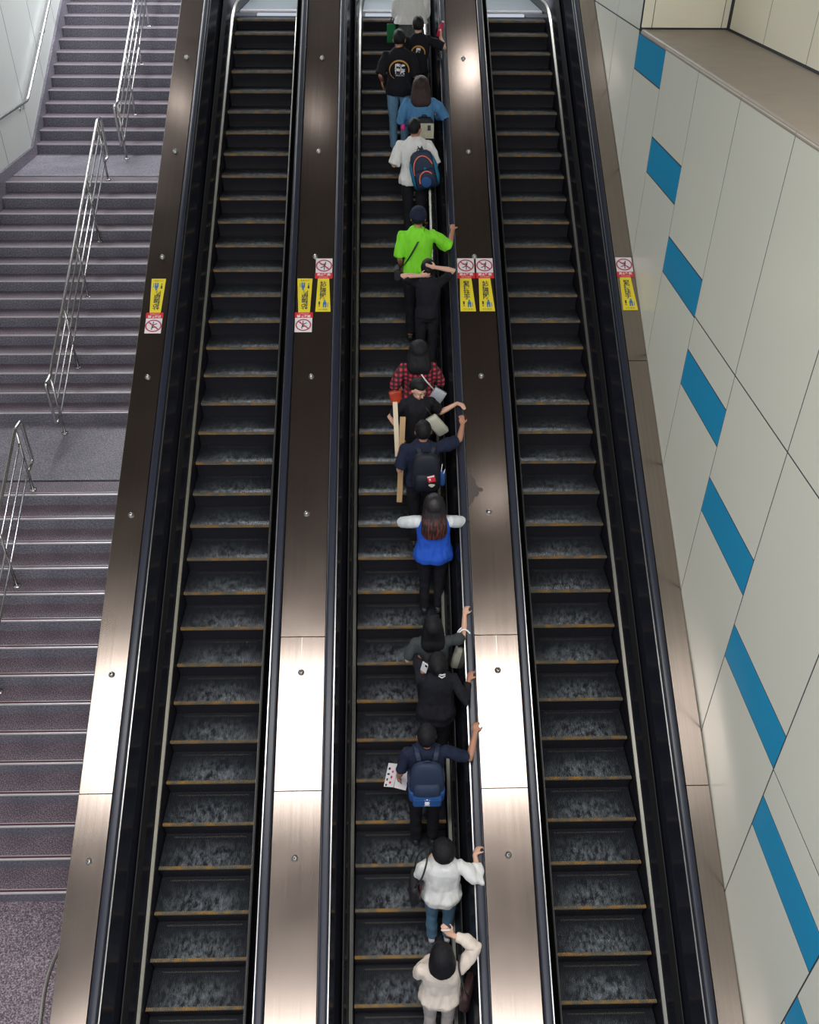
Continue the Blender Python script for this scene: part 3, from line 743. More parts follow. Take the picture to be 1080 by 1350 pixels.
def hand(bm, W, d, nrm, side, s=1.0, curl=0.9, spread=0.0):
    """palm plus five separate bent fingers; d = pointing direction, nrm = way the palm faces"""
    W = Vector(W); d = Vector(d).normalized(); nrm = Vector(nrm); nrm = (nrm-d*nrm.dot(d)).normalized()
    sd = d.cross(nrm).normalized()*side        # towards the thumb side
    Rm = Matrix((sd, nrm, d)).transposed()
    c = W+d*0.048*s
    ell(bm, c, (0.040*s, 0.016*s, 0.055*s), Rm, 12)
    for i, (o_, L, r_) in enumerate(((0.027, 0.072, 0.0088), (0.009, 0.080, 0.009), (-0.009, 0.074, 0.0086), (-0.027, 0.058, 0.0078))):
        base = W+d*0.080*s+sd*o_*s
        p = [base-d*0.02*s, base]; a = 0.0; q = base
        for j, f in enumerate((0.45, 0.32, 0.23)):
            a += curl*(0.55 if j == 0 else 0.6)
            dirv = d*math.cos(a)+nrm*math.sin(a)+sd*(spread*(1.5-i)*0.12)
            q = q+dirv.normalized()*L*f*s; p.append(q)
        tube(bm, p, [r_*s, r_*s, r_*0.97*s, r_*0.9*s, r_*0.75*s], 8, round_end=True)
    b = W+d*0.025*s+sd*0.028*s
    t1 = b+(sd*0.75+d*0.6+nrm*0.35).normalized()*0.038*s
    t2 = t1+(sd*0.15+d*0.85+nrm*0.6*curl).normalized()*0.030*s
    tube(bm, [b-sd*0.012*s, b, t1, t2], [0.013*s, 0.0125*s, 0.0105*s, 0.0085*s], 8, round_end=True)

def person(label, foot, H, yaw=0.0, wide=1.0, lean=0.0, skin='fair', hair='short', hcol='black', head=(0, 0, 0), hoff=(0, 0),
           arms=None, shirt=None, sleeve=0.45, sleeve_r=1.0, sleeve_m=None, hem=0.90, flare=0.0, fit=1.0, legs='trousers', leg_m=None, leg_to=0.01, shoe='k', stance=0.085, group=None, hv=1.0):
    """arms = {'L'/'R': (wrist, pole, hand dir, palm normal, curl)} in local metres (y = facing)"""
    s = H/1.70
    lo = Vector(foot)
    Mw = Matrix.Translation(lo) @ Matrix.Rotation(yaw, 4, 'Z'); Mi = Mw.inverted()
    def up(p):            # bend the body forward above the hips
        p = Vector(p); t = max(0.0, (p.z/s-0.92)/0.68)
        return Vector((p.x, p.y+lean*t, p.z))
    def V(x, y, z): return up((x*s, y*s, z*s))
    def oval(z, rx, ry, cy=0.0, grow=0.0, n=20, p=0.85, cx=0.0):
        out = []
        for k in range(n):
            a = 2*PI*k/n; ca, sa = math.cos(a), math.sin(a)
            out.append(V(cx+(rx*wide+grow)*math.copysign(abs(ca)**p, ca), cy+(ry+grow)*math.copysign(abs(sa)**p, sa), z))
        return out
    torso = [(0.86, 0.150, 0.100, -0.005), (0.93, 0.160, 0.112, -0.012), (1.00, 0.145, 0.100, -0.005), (1.08, 0.130, 0.092, 0.005), (1.18, 0.138, 0.100, 0.008), (1.28, 0.150, 0.112, 0.008), (1.35, 0.150, 0.104, 0.0), (1.40, 0.132, 0.085, -0.008), (1.44, 0.090, 0.068, -0.012)]
    SH = {'L': V(-0.168*wide, -0.005, 1.375), 'R': V(0.168*wide, -0.005, 1.375)}
    HP = {-1: V(-0.085*wide, 0, 0.88), 1: V(0.085*wide, 0, 0.88)}
    KN = {k: V(k*(stance+0.005), 0.015, 0.475) for k in (-1, 1)}
    AN = {k: V(k*stance, -0.03, 0.085) for k in (-1, 1)}
    arms = arms or {}
    J = {}
    for k, sx in (('L', -1), ('R', 1)):
        a = arms.get(k)
        if a is None: a = ((sx*0.23, 0.06, 0.86), (sx*0.3, -1, 0), (0, 0.15, -1), (-sx, 0, 0), 0.5)
        wv = Vector(a[0])
        if len(a) > 5 and a[5] == 'world': wv = Mi @ wv
        dv, nv, pv = Vector(a[2]), Vector(a[3]), Vector(a[1])
        if len(a) > 5 and a[5] == 'world':
            Rr = Mi.to_3x3(); dv = Rr @ dv; nv = Rr @ nv; pv = Rr @ pv
        E_, W_ = ik(SH[k], wv, 0.285*s, 0.250*s, pv)
        J[k] = (SH[k], E_, W_, dv.normalized(), nv, a[4])
    # ---- skin: one continuous surface
    bm = bmesh.new()
    rings(bm, [oval(z, rx-0.012, ry-0.012, cy) for z, rx, ry, cy in torso])
    hc = V(hoff[0], 0.018+hoff[1], 1.577)
    HR = Euler((math.radians(head[0]), math.radians(head[1]), math.radians(head[2])), 'XYZ').to_matrix()
    hk = s*1.12
    hp = lambda x, y, z: hc+HR @ Vector((x*hk, y*hk, z*hk))
    tube(bm, [V(0, -0.015, 1.36), V(hoff[0]*0.2, -0.008+hoff[1]*0.2, 1.45), hp(0, -0.015, -0.05)], [0.058*s, 0.051*s, 0.050*s], 14)
    ell(bm, hp(0, -0.008, 0.018), (0.073*hk, 0.090*hk, 0.094*hk), HR, 20)
    ell(bm, hp(0, 0.026, -0.045), (0.054*hk, 0.056*hk, 0.066*hk), HR, 16)
    ell(bm, hp(0, 0.058, -0.085), (0.026*hk, 0.024*hk, 0.022*hk), HR, 12)
    tube(bm, [hp(0, 0.074, 0.012), hp(0, 0.092, -0.018), hp(0, 0.098, -0.030)], [0.008*hk, 0.010*hk, 0.014*hk], 10, round_end=True)
    for q in (-1, 1):
        ell(bm, hp(q*0.076, -0.006, -0.004), (0.011*hk, 0.019*hk, 0.031*hk), HR, 10)
        ell(bm, hp(q*0.034, 0.070, -0.038), (0.020*hk, 0.016*hk, 0.018*hk), HR, 10)
        ell(bm, hp(q*0.030, 0.074, 0.026), (0.022*hk, 0.012*hk, 0.008*hk), HR, 10)
    for k, sx in (('L', -1), ('R', 1)):
        S_, E_, W_, dv, nv, cu = J[k]
        tube(bm, [S_-Vector((sx*0.03*s, 0, 0)), S_, S_.lerp(E_, 0.5), E_, E_.lerp(W_, 0.3), W_, W_+dv*0.02*s], [0.045*s, 0.048*s, 0.043*s, 0.037*s, 0.037*s, 0.026*s, 0.026*s], 12, round_end=True)
        hand(bm, W_, dv, nv, 1 if (sx < 0) else -1, s, cu)
    for k in (-1, 1):
        tube(bm, [HP[k]+Vector((0, 0, 0.02)), HP[k].lerp(KN[k], 0.45), KN[k], KN[k].lerp(AN[k], 0.35), AN[k], AN[k]-Vector((0, 0, 0.03*s))], [0.080*s, 0.070*s, 0.050*s, 0.052*s, 0.034*s, 0.033*s], 14, round_end=True)
        ell(bm, AN[k]+Vector((0, 0.055*s, -0.050*s)), (0.036*s, 0.105*s, 0.028*s), None, 12)
    B = bake('person', bm, SKIN[skin], 0.0085, None, 3)
    B.matrix_world = Mw; tag(B, label, 'person', group)
    # ---- face
    for q in (-1, 1):
        bm = bmesh.new(); ell(bm, hp(q*0.030, 0.077, 0.004), (0.013*hk, 0.0085*hk, 0.008*hk), HR, 10); e_ = obj('eye', bm, M['eye'], B, True)
        bm = bmesh.new(); ell(bm, hp(q*0.030, 0.083, 0.004), (0.0075*hk, 0.0045*hk, 0.0070*hk), HR, 8); obj('iris', bm, M['iris'], e_, True)
        bm = bmesh.new(); tube(bm, [hp(q*0.016, 0.084, 0.024), hp(q*0.031, 0.083, 0.030), hp(q*0.046, 0.074, 0.025)], [0.003*hk, 0.0035*hk, 0.002*hk], 6, round_end=True); obj('eyebrow', bm, HAIR['black'], B, True)
    bm = bmesh.new(); ell(bm, hp(0, 0.0795, -0.055), (0.022*hk, 0.008*hk, 0.0075*hk), HR, 12); obj('mouth', bm, M['lip'], B, True)
    # ---- hair
    bm = bmesh.new(); n = 28; mm = 18; rs = []
    def hpt(th, ph):
        x, y, z = math.sin(th)*math.cos(ph), math.sin(th)*math.sin(ph), math.cos(th)
        r0 = Vector((0.084*x*hv, 0.104*y*(0.5+0.5*hv), 0.108*z*(0.6+0.4*hv))); low = 1.0
        face = max(0.0, min(1.0, (y-0.05)*4.0))*max(0.0, min(1.0, (0.50-z)*5.0))
        low = 1-(0.30+0.25*(hv-1))*face
        if hair == 'short' or hair == 'bun' or hair == 'up':
            nape = max(0.0, min(1.0, (-0.62-z)*5)); low *= 1-0.35*nape
            sideb = max(0.0, min(1.0, (-0.05-z)*4))*max(0.0, min(1.0, (y+0.35)*4)); low *= 1-0.25*sideb
        return hp(*(r0*low+Vector((0, -0.014, 0.022))))
    for i in range(1, mm):
        rs.append([hpt(PI*i/mm, 2*PI*k/n) for k in range(n)])
    vr = rings(bm, rs, cap=True)
    if hair == 'bun': ell(bm, hp(0, -0.115, 0.045), (0.040*hk, 0.038*hk, 0.038*hk), HR, 14)
    if hair == 'up': ell(bm, hp(0.0, -0.105, 0.03), (0.045*hk, 0.040*hk, 0.055*hk), HR, 14)
    if hair in ('long', 'bob', 'mid'):
        L = {'long': 0.36, 'bob': 0.125, 'mid': 0.24}[hair]
        rr = []
        for t in range(7):
            u = t/6; z = 0.05-u*(L+0.05)
            w_ = (0.083*hv+0.012*math.sin(u*PI) + (0.020*u*hv if hair != 'bob' else 0.004*u)-(0.03 if u == 1 else 0))*1.12; dpt = ((0.080-0.035*u) if hair != 'bob' else 0.088-0.015*u)*1.1*(0.5+0.5*hv)
            c = hp(0, -0.030-0.030*min(1, u*1.4), min(z, 0.05)) if z > -0.10 else None
            if c is None:
                c0 = hp(0, -0.060, -0.10); dz = (-0.10-z)*s
                c = c0+Vector((0, -0.035*s*min(1, dz/0.1), -dz))
            rr.append([c+Vector((w_*s*math.cos(2*PI*k/18), dpt*s*math.sin(2*PI*k/18), 0.008*s*math.sin(5*k))) for k in range(18)])
        rings(bm, rr)
    if hair == 'ponytail':
        tube(bm, [hp(0, -0.10, 0.05), hp(0, -0.15, 0.03), hp(0, -0.165, -0.08), hp(0, -0.15, -0.22)], [0.02*hk, 0.032*hk, 0.035*hk, 0.012*hk], 12, round_end=True)
    hm = HAIR[hcol]
    hr_ = bake('hair', bm, hm, 0.010, B, 3, folds=0.004, fscale=30, fst=(1, 1, 0.12))
    # ---- upper garment
    if shirt:
        g = 0.016*fit; bm = bmesh.new()
        rs = []
        zs = [hem+0.0]+[t[0] for t in torso if t[0] > hem+0.03]
        def prof(z):
            for (a, b) in zip(torso[:-1], torso[1:]):
                if a[0] <= z <= b[0]:
                    u = (z-a[0])/(b[0]-a[0]); return [a[i]*(1-u)+b[i]*u for i in (1, 2, 3)]
            return list(torso[0][1:]) if z < torso[0][0] else list(torso[-1][1:])
        for z in zs:
            rx, ry, cy = prof(z); fl = flare*max(0.0, (1.30-z)/(1.30-hem+1e-6))
            rs.append(oval(z, rx+g+fl, ry+g+fl, cy))
        rs.append(oval(1.478, 0.060, 0.056, -0.012, 0.004))
        rings(bm, rs)
        sleeves = []
        for k, sx in (('L', -1), ('R', 1)):
            S_, E_, W_, dv, nv, cu = J[k]
            tot = (E_-S_).length+(W_-E_).length
            pts = [S_-Vector((sx*0.06*s, 0, -0.005*s)), S_, S_.lerp(E_, 0.35)]; rd = [0.050*s, (0.060+0.010*(fit-1))*s, 0.056*s*sleeve_r]
            if sleeve <= 0.5:
                end = S_.lerp(E_, sleeve/0.5); pts = pts[:2]+[S_.lerp(E_, sleeve), end]; rd = rd[:2]+[0.057*s*sleeve_r, 0.058*s*sleeve_r]
            else:
                pts += [S_.lerp(E_, 0.8), E_, E_.lerp(W_, 0.35)]; rd += [0.052*s*sleeve_r, 0.049*s*sleeve_r, 0.046*s*sleeve_r]
                u = (sleeve-0.5)/0.5
                pts[-1] = E_.lerp(W_, u*0.5); pts.append(E_.lerp(W_, u)); rd.append(0.038*s*sleeve_r)
            if sleeve_m is None: tube(bm, pts, rd, 14)
            else: sleeves.append((pts, rd))
        Sh = bake('shirt', bm, shirt, 0.011, B, 2, folds=0.022, fscale=10)
        for pts, rd in sleeves:
            bm = bmesh.new(); tube(bm, pts, rd, 14, round_end=True); bake('sleeve', bm, sleeve_m, 0.010, Sh, 3, folds=0.004, fscale=14)
    # ---- lower garment and shoes
    if legs == 'trousers':
        bm = bmesh.new()
        rings(bm, [oval(0.84, 0.145, 0.100, -0.005, 0.004), oval(0.93, 0.162, 0.114, -0.012, 0.006), oval(1.01, 0.143, 0.100, -0.005, 0.006)])
        for k in (-1, 1):
            e_ = AN[k]*(1-leg_to)+KN[k]*leg_to if leg_to < 1 else KN[k]
            tube(bm, [HP[k]+Vector((0, 0, 0.03)), HP[k].lerp(KN[k], 0.4), KN[k], KN[k].lerp(AN[k], 0.5), e_], [0.094*s, 0.083*s, 0.064*s, 0.060*s, 0.056*s], 16)
        bake('trousers', bm, leg_m, 0.012, B, 2, folds=0.010, fscale=12, fst=(1, 1, 0.8))
    elif legs == 'skirt':
        bm = bmesh.new()
        rings(bm, [oval(z, 0.15+f, 0.105+f, -0.006) for z, f in ((1.02, 0.0), (0.93, 0.018), (0.80, 0.045), (leg_to, 0.085))])
        bake('skirt', bm, leg_m, 0.012, B, 3, folds=0.012, fscale=16, fst=(1, 1, 0.05))
    elif legs == 'shorts':
        bm = bmesh.new()
        rings(bm, [oval(0.84, 0.145, 0.100, -0.005, 0.008), oval(0.93, 0.162, 0.114, -0.012, 0.008), oval(1.01, 0.143, 0.100, -0.005, 0.008)])
        for k in (-1, 1): tube(bm, [HP[k]+Vector((0, 0, 0.03)), HP[k].lerp(KN[k], 0.5), HP[k].lerp(KN[k], 0.85)], [0.096*s, 0.092*s, 0.088*s], 16)
        bake('shorts', bm, leg_m, 0.012, B, 3, folds=0.006, fscale=9)
    for k in (-1, 1):
        a = AN[k]; bm = bmesh.new()
        rs = []
        for y, w_, h_ in ((-0.055, 0.022, 0.05), (-0.045, 0.032, 0.075), (0.0, 0.038, 0.080), (0.06, 0.042, 0.062), (0.12, 0.046, 0.045), (0.165, 0.038, 0.034), (0.185, 0.018, 0.024)):
            z0 = 0.0
            rs.append([Vector((a.x+w_*s*math.cos(2*PI*q/12), a.y+y*s, z0+max(0.0, (h_*s*0.5)*(1+math.sin(2*PI*q/12))))) for q in range(12)])
        rings(bm, rs); obj('shoe', bm, M['shoe_w'] if shoe == 'w' else M['shoe_k'], B, True)
    return B, J, Mw, V, hp

def backpack(label, Mw, V, s, w, h, d, zc_, main, band=None, ydir=-1, off=(0, 0), tilt=0.0, straps=True, strap_m=None, rot=0.0):
    """rounded pack lying against the wearer's back; returns the main object"""
    c = V(off[0], -0.115*s-d/2+off[1], zc_)
    root = thing('backpack', label, 'backpack', (0, 0, 0)); root.matrix_world = Mw @ Matrix.Translation(c) @ Matrix.Rotation(rot, 4, 'Y') @ Matrix.Rotation(tilt, 4, 'X')
    bm = bmesh.new(); rs = []
    for t, kx, ky in ((-1.0, 0.80, 0.55), (-0.93, 0.95, 0.85), (-0.6, 1.0, 1.0), (0.0, 0.98, 1.0), (0.5, 0.92, 0.88), (0.8, 0.78, 0.72), (0.95, 0.55, 0.50), (1.0, 0.30, 0.30)):
        rs.append([Vector((w/2*kx*math.copysign(abs(math.cos(2*PI*q/20))**0.6, math.cos(2*PI*q/20)), d/2*ky*math.copysign(abs(math.sin(2*PI*q/20))**0.6, math.sin(2*PI*q/20)), h/2*t)) for q in range(20)])
    rings(bm, rs); obj('pack_body', bm, main, root, True)
    bm = bmesh.new(); rs = []
    for t, kx, ky in ((-0.86, 0.70, 0.6), (-0.80, 0.80, 1.0), (-0.3, 0.80, 1.05), (0.0, 0.74, 0.95), (0.08, 0.60, 0.5)):
        rs.append([Vector((w/2*kx*math.copysign(abs(math.cos(2*PI*q/18))**0.6, math.cos(2*PI*q/18)), -d/2*0.75+0.45*d*ky*0.9*math.copysign(abs(math.sin(2*PI*q/18))**0.6, math.sin(2*PI*q/18)), h/2*t)) for q in range(18)])
    rings(bm, rs); obj('front_pocket', bm, band or main, root, True)
    if straps:
        for q in (-1, 1):
            bm = bmesh.new()
            pts = [(q*w*0.22, d/2-0.01, h*0.40), (q*w*0.27, d/2+0.03, h*0.52), (q*w*0.30, d/2+0.12*s, h*0.50), (q*w*0.36, d/2+0.245*s, h*0.28), (q*w*0.42, d/2+0.225*s, -h*0.1), (q*w*0.50, d/2+0.10*s, -h*0.34), (q*w*0.45, d/2-0.01, -h*0.42)]
            P = bent(pts, 0.08, 3)
            rs = [[p+Vector((ox, 0, oz)) for ox, oz in ((-0.022, -0.004), (0.022, -0.004), (0.022, 0.006), (-0.022, 0.006))] for p in P]
            rings(bm, rs); obj('shoulder_strap', bm, strap_m or main, root)
    bm = bmesh.new(); tube(bm, bent([(-0.03, 0.0, h*0.48), (-0.03, 0, h*0.56), (0.03, 0, h*0.56), (0.03, 0, h*0.48)], 0.02), 0.006, 8); obj('grab_handle', bm, strap_m or main, root, True)
    return root
def tote(label, name, Mat, w, h, d, m, strap_m, strap_pts=None, cat='bag'):
    """soft open bag hanging from its top edge; Mat places the centre"""
    root = thing(name, label, cat, (0, 0, 0)); root.matrix_world = Mat
    bm = bmesh.new(); rs = []
    for t, kx, ky in ((-1.0, 0.90, 0.75), (-0.9, 1.0, 1.0), (0.0, 1.0, 1.0), (0.7, 0.97, 0.75), (1.0, 0.95, 0.55)):
        rs.append([Vector((w/2*kx*math.copysign(abs(math.cos(2*PI*q/20))**0.45, math.cos(2*PI*q/20)), d/2*ky*math.copysign(abs(math.sin(2*PI*q/20))**0.45, math.sin(2*PI*q/20)), h/2*t)) for q in range(20)])
    rings(bm, rs); obj('bag_body', bm, m, root, True)
    if strap_pts:
        for pts in strap_pts:
            bm = bmesh.new(); Pm = Mat.inverted(); P = bent([Pm @ Vector(p) for p in pts], 0.08, 3)
            tube(bm, P, 0.009, 8); obj('strap', bm, strap_m, root, True)
    return root
def flat(name, w, h, t, m, parent, mtx):
    bm = bmesh.new(); box(bm, -w/2, w/2, -h/2, h/2, 0, t); o = obj(name, bm, m, parent); o.matrix_local = mtx; return o
def stepy(k): return Y0E[1]+k*RUN
def foot(k, off, x): return (x, stepy(k)+off, zc(stepy(k))+0.002)
def rail(y, x=0.845): return Vector((x, y, zc(y)+1.04))
SL = Vector((0, math.cos(PI/6), 0.5))

# 1 -- cream jumper, bottom of the frame, phone at her head
cream = cloth('cream_knit', (0.66, 0.575, 0.50), 0.9, 0.4)
B, J, Mw, V, hp = person('person in a cream knit jumper holding up a phone, lowest rider on the middle escalator', foot(-1, 0.20, 0.44), 1.65, wide=1.08, hair='bob', hv=1.25, shirt=cream, sleeve=0.93, sleeve_r=1.15, fit=1.5, hem=0.86, flare=0.02,
    leg_m=cloth('pale_trousers', (0.45, 0.40, 0.38)), arms={'R': ((0.10, 0.16, 1.615), (1.0, -0.05, 0.1), (-0.5, 0.1, 0.6), (-0.5, 0.6, -0.2), 0.8), 'L': ((-0.04, 0.23, 1.16), (-0.55, -0.1, -1), (0.8, 0.5, 0.2), (0, 0.3, -1), 0.8)})
ph = thing('phone', 'white phone held up in front of the black-haired rider in cream', 'phone'); ph.matrix_world = Mw @ Matrix.Translation((0.035, 0.185, 1.66)) @ Matrix.Rotation(0.5, 4, 'X')
bm = bmesh.new(); box(bm, -0.04, 0.04, -0.006, 0.006, -0.075, 0.075, bev=0.004); obj('phone_body', bm, M['shoe_w'], ph)
bm = bmesh.new(); box(bm, -0.036, 0.036, -0.0075, -0.006, -0.068, 0.068); obj('screen', bm, M['black_panel'], ph)
brn = cloth('brown_leather', (0.045, 0.022, 0.022), 0.45, 0.2)
tote('dark brown shoulder bag hanging at the right hip of the rider in cream', 'handbag', Mw @ Matrix.Translation((0.25, -0.02, 0.93)) @ Matrix.Rotation(PI/2*0.8, 4, 'Z'), 0.28, 0.25, 0.10, brn, M['shoe_k'],
     [[Mw @ Vector(p) for p in ((0.25, 0.10, 1.04), (0.22, 0.14, 1.25), (0.16, 0.06, 1.455), (0.15, -0.06, 1.44), (0.20, -0.15, 1.25), (0.25, -0.12, 1.04))]])

# 2 -- white blouse, blue jeans
bl = cloth('white_cotton', (0.70, 0.70, 0.69), 0.9, 0.8)
jeans = cloth('blue_denim', (0.10, 0.20, 0.30), 0.9, 0.4, 12, var=0.35)
B, J, Mw, V, hp = person('person in a loose white blouse and blue jeans, right hand on the rail', foot(1, 0.22, 0.48), 1.62, wide=1.02, hair='short', hv=1.28, hcol='black', head=(-14, 0, 8), shirt=bl, sleeve=0.84, sleeve_r=1.3, fit=1.5, hem=0.84, flare=0.028, shoe='w',
    leg_m=jeans, arms={'R': (rail(4.93, 0.80)+Vector((0.0, -0.02, 0.03)), (0.6, -0.3, -0.6), (0.45, 0.8, 0.2), (0.5, -0.2, -0.9), 1.1, 'world'), 'L': ((-0.08, 0.24, 1.10), (-0.5, -0.2, -1), (0.8, 0.5, 0), (0.2, 0, -1), 0.8)})
tote('dark bag with a red flap at the left side of the rider in white blouse', 'handbag', Mw @ Matrix.Translation((-0.27, -0.02, 0.98)) @ Matrix.Rotation(PI/2, 4, 'Z'), 0.26, 0.24, 0.10, cloth('black_nylon', (0.018, 0.017, 0.02), 0.6), M['shoe_k'],
     [[Mw @ Vector(p) for p in ((-0.27, 0.09, 1.09), (-0.23, 0.16, 1.25), (-0.155, 0.10, 1.44), (-0.15, -0.04, 1.465), (-0.20, -0.13, 1.30), (-0.27, -0.10, 1.09))]])
bm = bmesh.new(); box(bm, -0.09, 0.09, -0.057, -0.050, -0.02, 0.10, bev=0.003); o = obj('red_flap', bm, cloth('dark_red_leather', (0.16, 0.02, 0.03), 0.5), bpy.data.objects['handbag.001'])

# 3 -- navy T-shirt with navy backpack
navy = cloth('navy_cotton', (0.011, 0.016, 0.038))
blk = cloth('black_cotton', (0.010, 0.0105, 0.015))
B, J, Mw, V, hp = person('person in a navy T-shirt with a blue-bottomed backpack, holding a leaflet', foot(3, 0.32, 0.345), 1.80, wide=1.06, skin='tan', lean=0.03, shirt=navy, sleeve=0.42, leg_m=blk, hair='short',
    arms={'R': (rail(5.93, 0.86)+Vector((0, 0, 0.03)), (0.6, -0.5, -0.8), (0.1, 0.9, 0.45), (0.2, 0, -1), 1.3, 'world'), 'L': ((-0.27, 0.13, 0.93), (-0.4, -1, -0.2), (-0.2, 0.35, -0.9), (0.9, 0.2, 0), 0.7)})
navyp = cloth('navy_nylon', (0.020, 0.032, 0.065), 0.6, 0.3); bluep = cloth('blue_nylon', (0.018, 0.07, 0.22), 0.5, 0.2)
s = 1.8/1.7
bp_ = backpack('navy backpack with a bright blue bottom and a white three-leaf emblem', Mw, V, s, 0.35, 0.52, 0.15, 1.22, navyp, None, strap_m=navyp)
bm = bmesh.new(); rs = []
for z, k in ((-0.265, 0.9), (-0.245, 1.0), (-0.12, 1.02), (-0.115, 1.0)):
    rs.append([Vector((0.180*k*math.copysign(abs(math.cos(2*PI*q/20))**0.6, math.cos(2*PI*q/20)), -0.01+0.085*k*math.copysign(abs(math.sin(2*PI*q/20))**0.6, math.sin(2*PI*q/20)), z)) for q in range(20)])
rings(bm, rs)
bm2 = bmesh.new(); box(bm2, -0.14, 0.14, -0.150, -0.06, -0.235, -0.12, bev=0.012); obj('blue_pocket_panel', bm2, bluep, bp_)
bb = obj('blue_base_panel', bm, bluep, bp_, True)
bm = bmesh.new()
lg = Matrix.Translation((0.0, -0.152, -0.160)) @ Matrix.Rotation(PI/2*0.75, 4, 'X')
for a in (-42, 0, 42):
    r_ = math.radians(a)
    pts = [(0.004*math.sin(0), 0), (0.012, 0.018), (0.008, 0.034), (0, 0.042), (-0.008, 0.034), (-0.012, 0.018)]
    polyprism(bm, [lg @ Vector((x*math.cos(r_)+y*math.sin(r_), -x*math.sin(r_)+y*math.cos(r_), 0)) for x, y in pts], lg.to_3x3() @ Vector((0, 0, 0.003)))
for q in range(3):
    polyprism(bm, [lg @ Vector(p) for p in ((-0.026+q*0.003, -0.006-q*0.006, 0), (0.026-q*0.003, -0.006-q*0.006, 0), (0.026-q*0.003, -0.003-q*0.006, 0), (-0.026+q*0.003, -0.003-q*0.006, 0))], lg.to_3x3() @ Vector((0, 0, 0.003)))
obj('emblem', bm, M['letter_white'], bp_)
txt('wordmark', 'adidas', 0.022, M['letter_white'], bp_, Matrix.Translation((0, -0.160, -0.190)) @ Matrix.Rotation(PI/2*0.75, 4, 'X'))
# leaflet in his left hand
WL_ = J['L'][2]; lf = thing('leaflet', 'folded white leaflet with red and black print in the left hand of the navy backpacker', 'leaflet')
lf.matrix_world = Mw @ Matrix.Translation(WL_+Vector((-0.03, 0.08, -0.11))) @ Matrix.Rotation(math.radians(58), 4, 'X') @ Matrix.Rotation(math.radians(-12), 4, 'Z')
a = flat('left_leaf', 0.11, 0.26, 0.002, M['sign_white'], lf, Matrix.Translation((-0.057, 0, 0)) @ Matrix.Rotation(0.25, 4, 'Y'))
flat('right_leaf', 0.13, 0.26, 0.002, M['sign_white'], lf, Matrix.Translation((0.065, 0, 0)) @ Matrix.Rotation(-0.15, 4, 'Y'))
random.seed(3)
for q in range(7):
    flat('printed_mark', 0.016+0.012*random.random(), 0.014+0.015*random.random(), 0.0006, (M['sign_red'] if q % 2 else M['sign_ink']), a, Matrix.Translation((-0.036+0.04*(q % 2)+0.008*random.random(), -0.11+0.030*q, 0.002)))

# 4 -- black cardigan with phone at left, hair up with a white clip
B, J, Mw, V, hp = person('person in black with a white hair clip and headphones, right hand on the rail', foot(5, 0.25, 0.475), 1.68, wide=1.02, skin='tan', head=(6, 0, 0), hair='up', hv=1.12, hcol='black', shirt=blk, sleeve=0.92, fit=1.8, flare=0.03, hem=0.80, leg_m=blk,
    arms={'R': (rail(6.40, 0.815)+Vector((0, 0, 0.035)), (0.5, -0.6, -0.8), (0.3, 0.8, 0.4), (0.3, 0, -1), 1.1, 'world'), 'L': ((-0.145, 0.03, 1.42), (-0.5, 0.0, -1), (0.2, -0.1, 1), (0.9, 0.1, 0), 0.9)})
ph = thing('phone', 'silver phone held at the left ear of the rider in black', 'phone'); ph.matrix_world = Mw @ Matrix.Translation((-0.135, -0.01, 1.53)) @ Matrix.Rotation(0.9, 4, 'Z') @ Matrix.Rotation(0.2, 4, 'X')
bm = bmesh.new(); box(bm, -0.006, 0.006, -0.036, 0.036, -0.07, 0.07, bev=0.003); obj('phone_body', bm, M['shoe_w'], ph)
bm = bmesh.new(); box(bm, -0.0085, -0.006, -0.030, -0.006, 0.03, 0.06); obj('camera_bump', bm, M['black_panel'], ph)
hc_ = thing('hair_clip', 'white claw clip in the pinned-up hair of the rider in black', 'hair clip'); hc_.matrix_world = Mw @ Matrix.Translation(hp(0.035, -0.135, 0.0))
bm = bmesh.new(); tube(bm, [(-0.03, 0, 0.01), (0, -0.02, 0.02), (0.03, 0, 0.01)], 0.008, 8, round_end=True); obj('clip_arm', bm, M['shoe_w'], hc_, True)
bm = bmesh.new(); tube(bm, [(-0.03, 0, -0.015), (0, -0.02, -0.02), (0.03, 0, -0.015)], 0.007, 8, round_end=True); obj('clip_arm', bm, M['shoe_w'], hc_, True)

# 5 -- dark grey T-shirt, cream tote on the right arm
grey = cloth('dark_grey_cotton', (0.045, 0.052, 0.055))
B, J, Mw, V, hp = person('person in a dark grey T-shirt with long black hair and a cream tote', foot(6, 0.24, 0.44), 1.62, wide=1.05, hair='mid', hv=1.15, shirt=grey, sleeve=0.40, sleeve_r=1.15, fit=1.3, leg_m=blk, lean=0.0,
    arms={'R': (rail(7.02, 0.80)+Vector((0, 0, 0.03)), (0.1, -0.6, -1.0), (0.25, 0.85, 0.45), (0.3, 0, -1), 0.9, 'world'), 'L': ((-0.18, 0.20, 1.05), (-0.5, -0.7, -0.7), (0.4, 0.8, 0.2), (0.2, 0.2, -1), 0.7)})
crm = cloth('cream_canvas', (0.50, 0.50, 0.42), 0.9, 0.5)
e_ = Mw @ (J['R'][1].lerp(J['R'][2], 0.18)); 
tote('cream canvas tote with white loop handles hanging from a rider\'s right elbow', 'tote_bag', Matrix.Translation(e_+Vector((0.0, -0.06, -0.32))) @ Matrix.Rotation(0.15, 4, 'Y'), 0.24, 0.28, 0.09, crm, M['letter_white'],
     [[e_+Vector(p) for p in ((-0.08, -0.09, -0.19), (-0.070, -0.03, 0.03), (0.0, 0.0, 0.070), (0.065, -0.03, 0.03), (0.09, -0.09, -0.19))], [e_+Vector(p) for p in ((-0.08, -0.02, -0.19), (-0.065, 0.02, 0.02), (0.0, 0.035, 0.068), (0.065, 0.02, 0.02), (0.09, -0.02, -0.19))]])

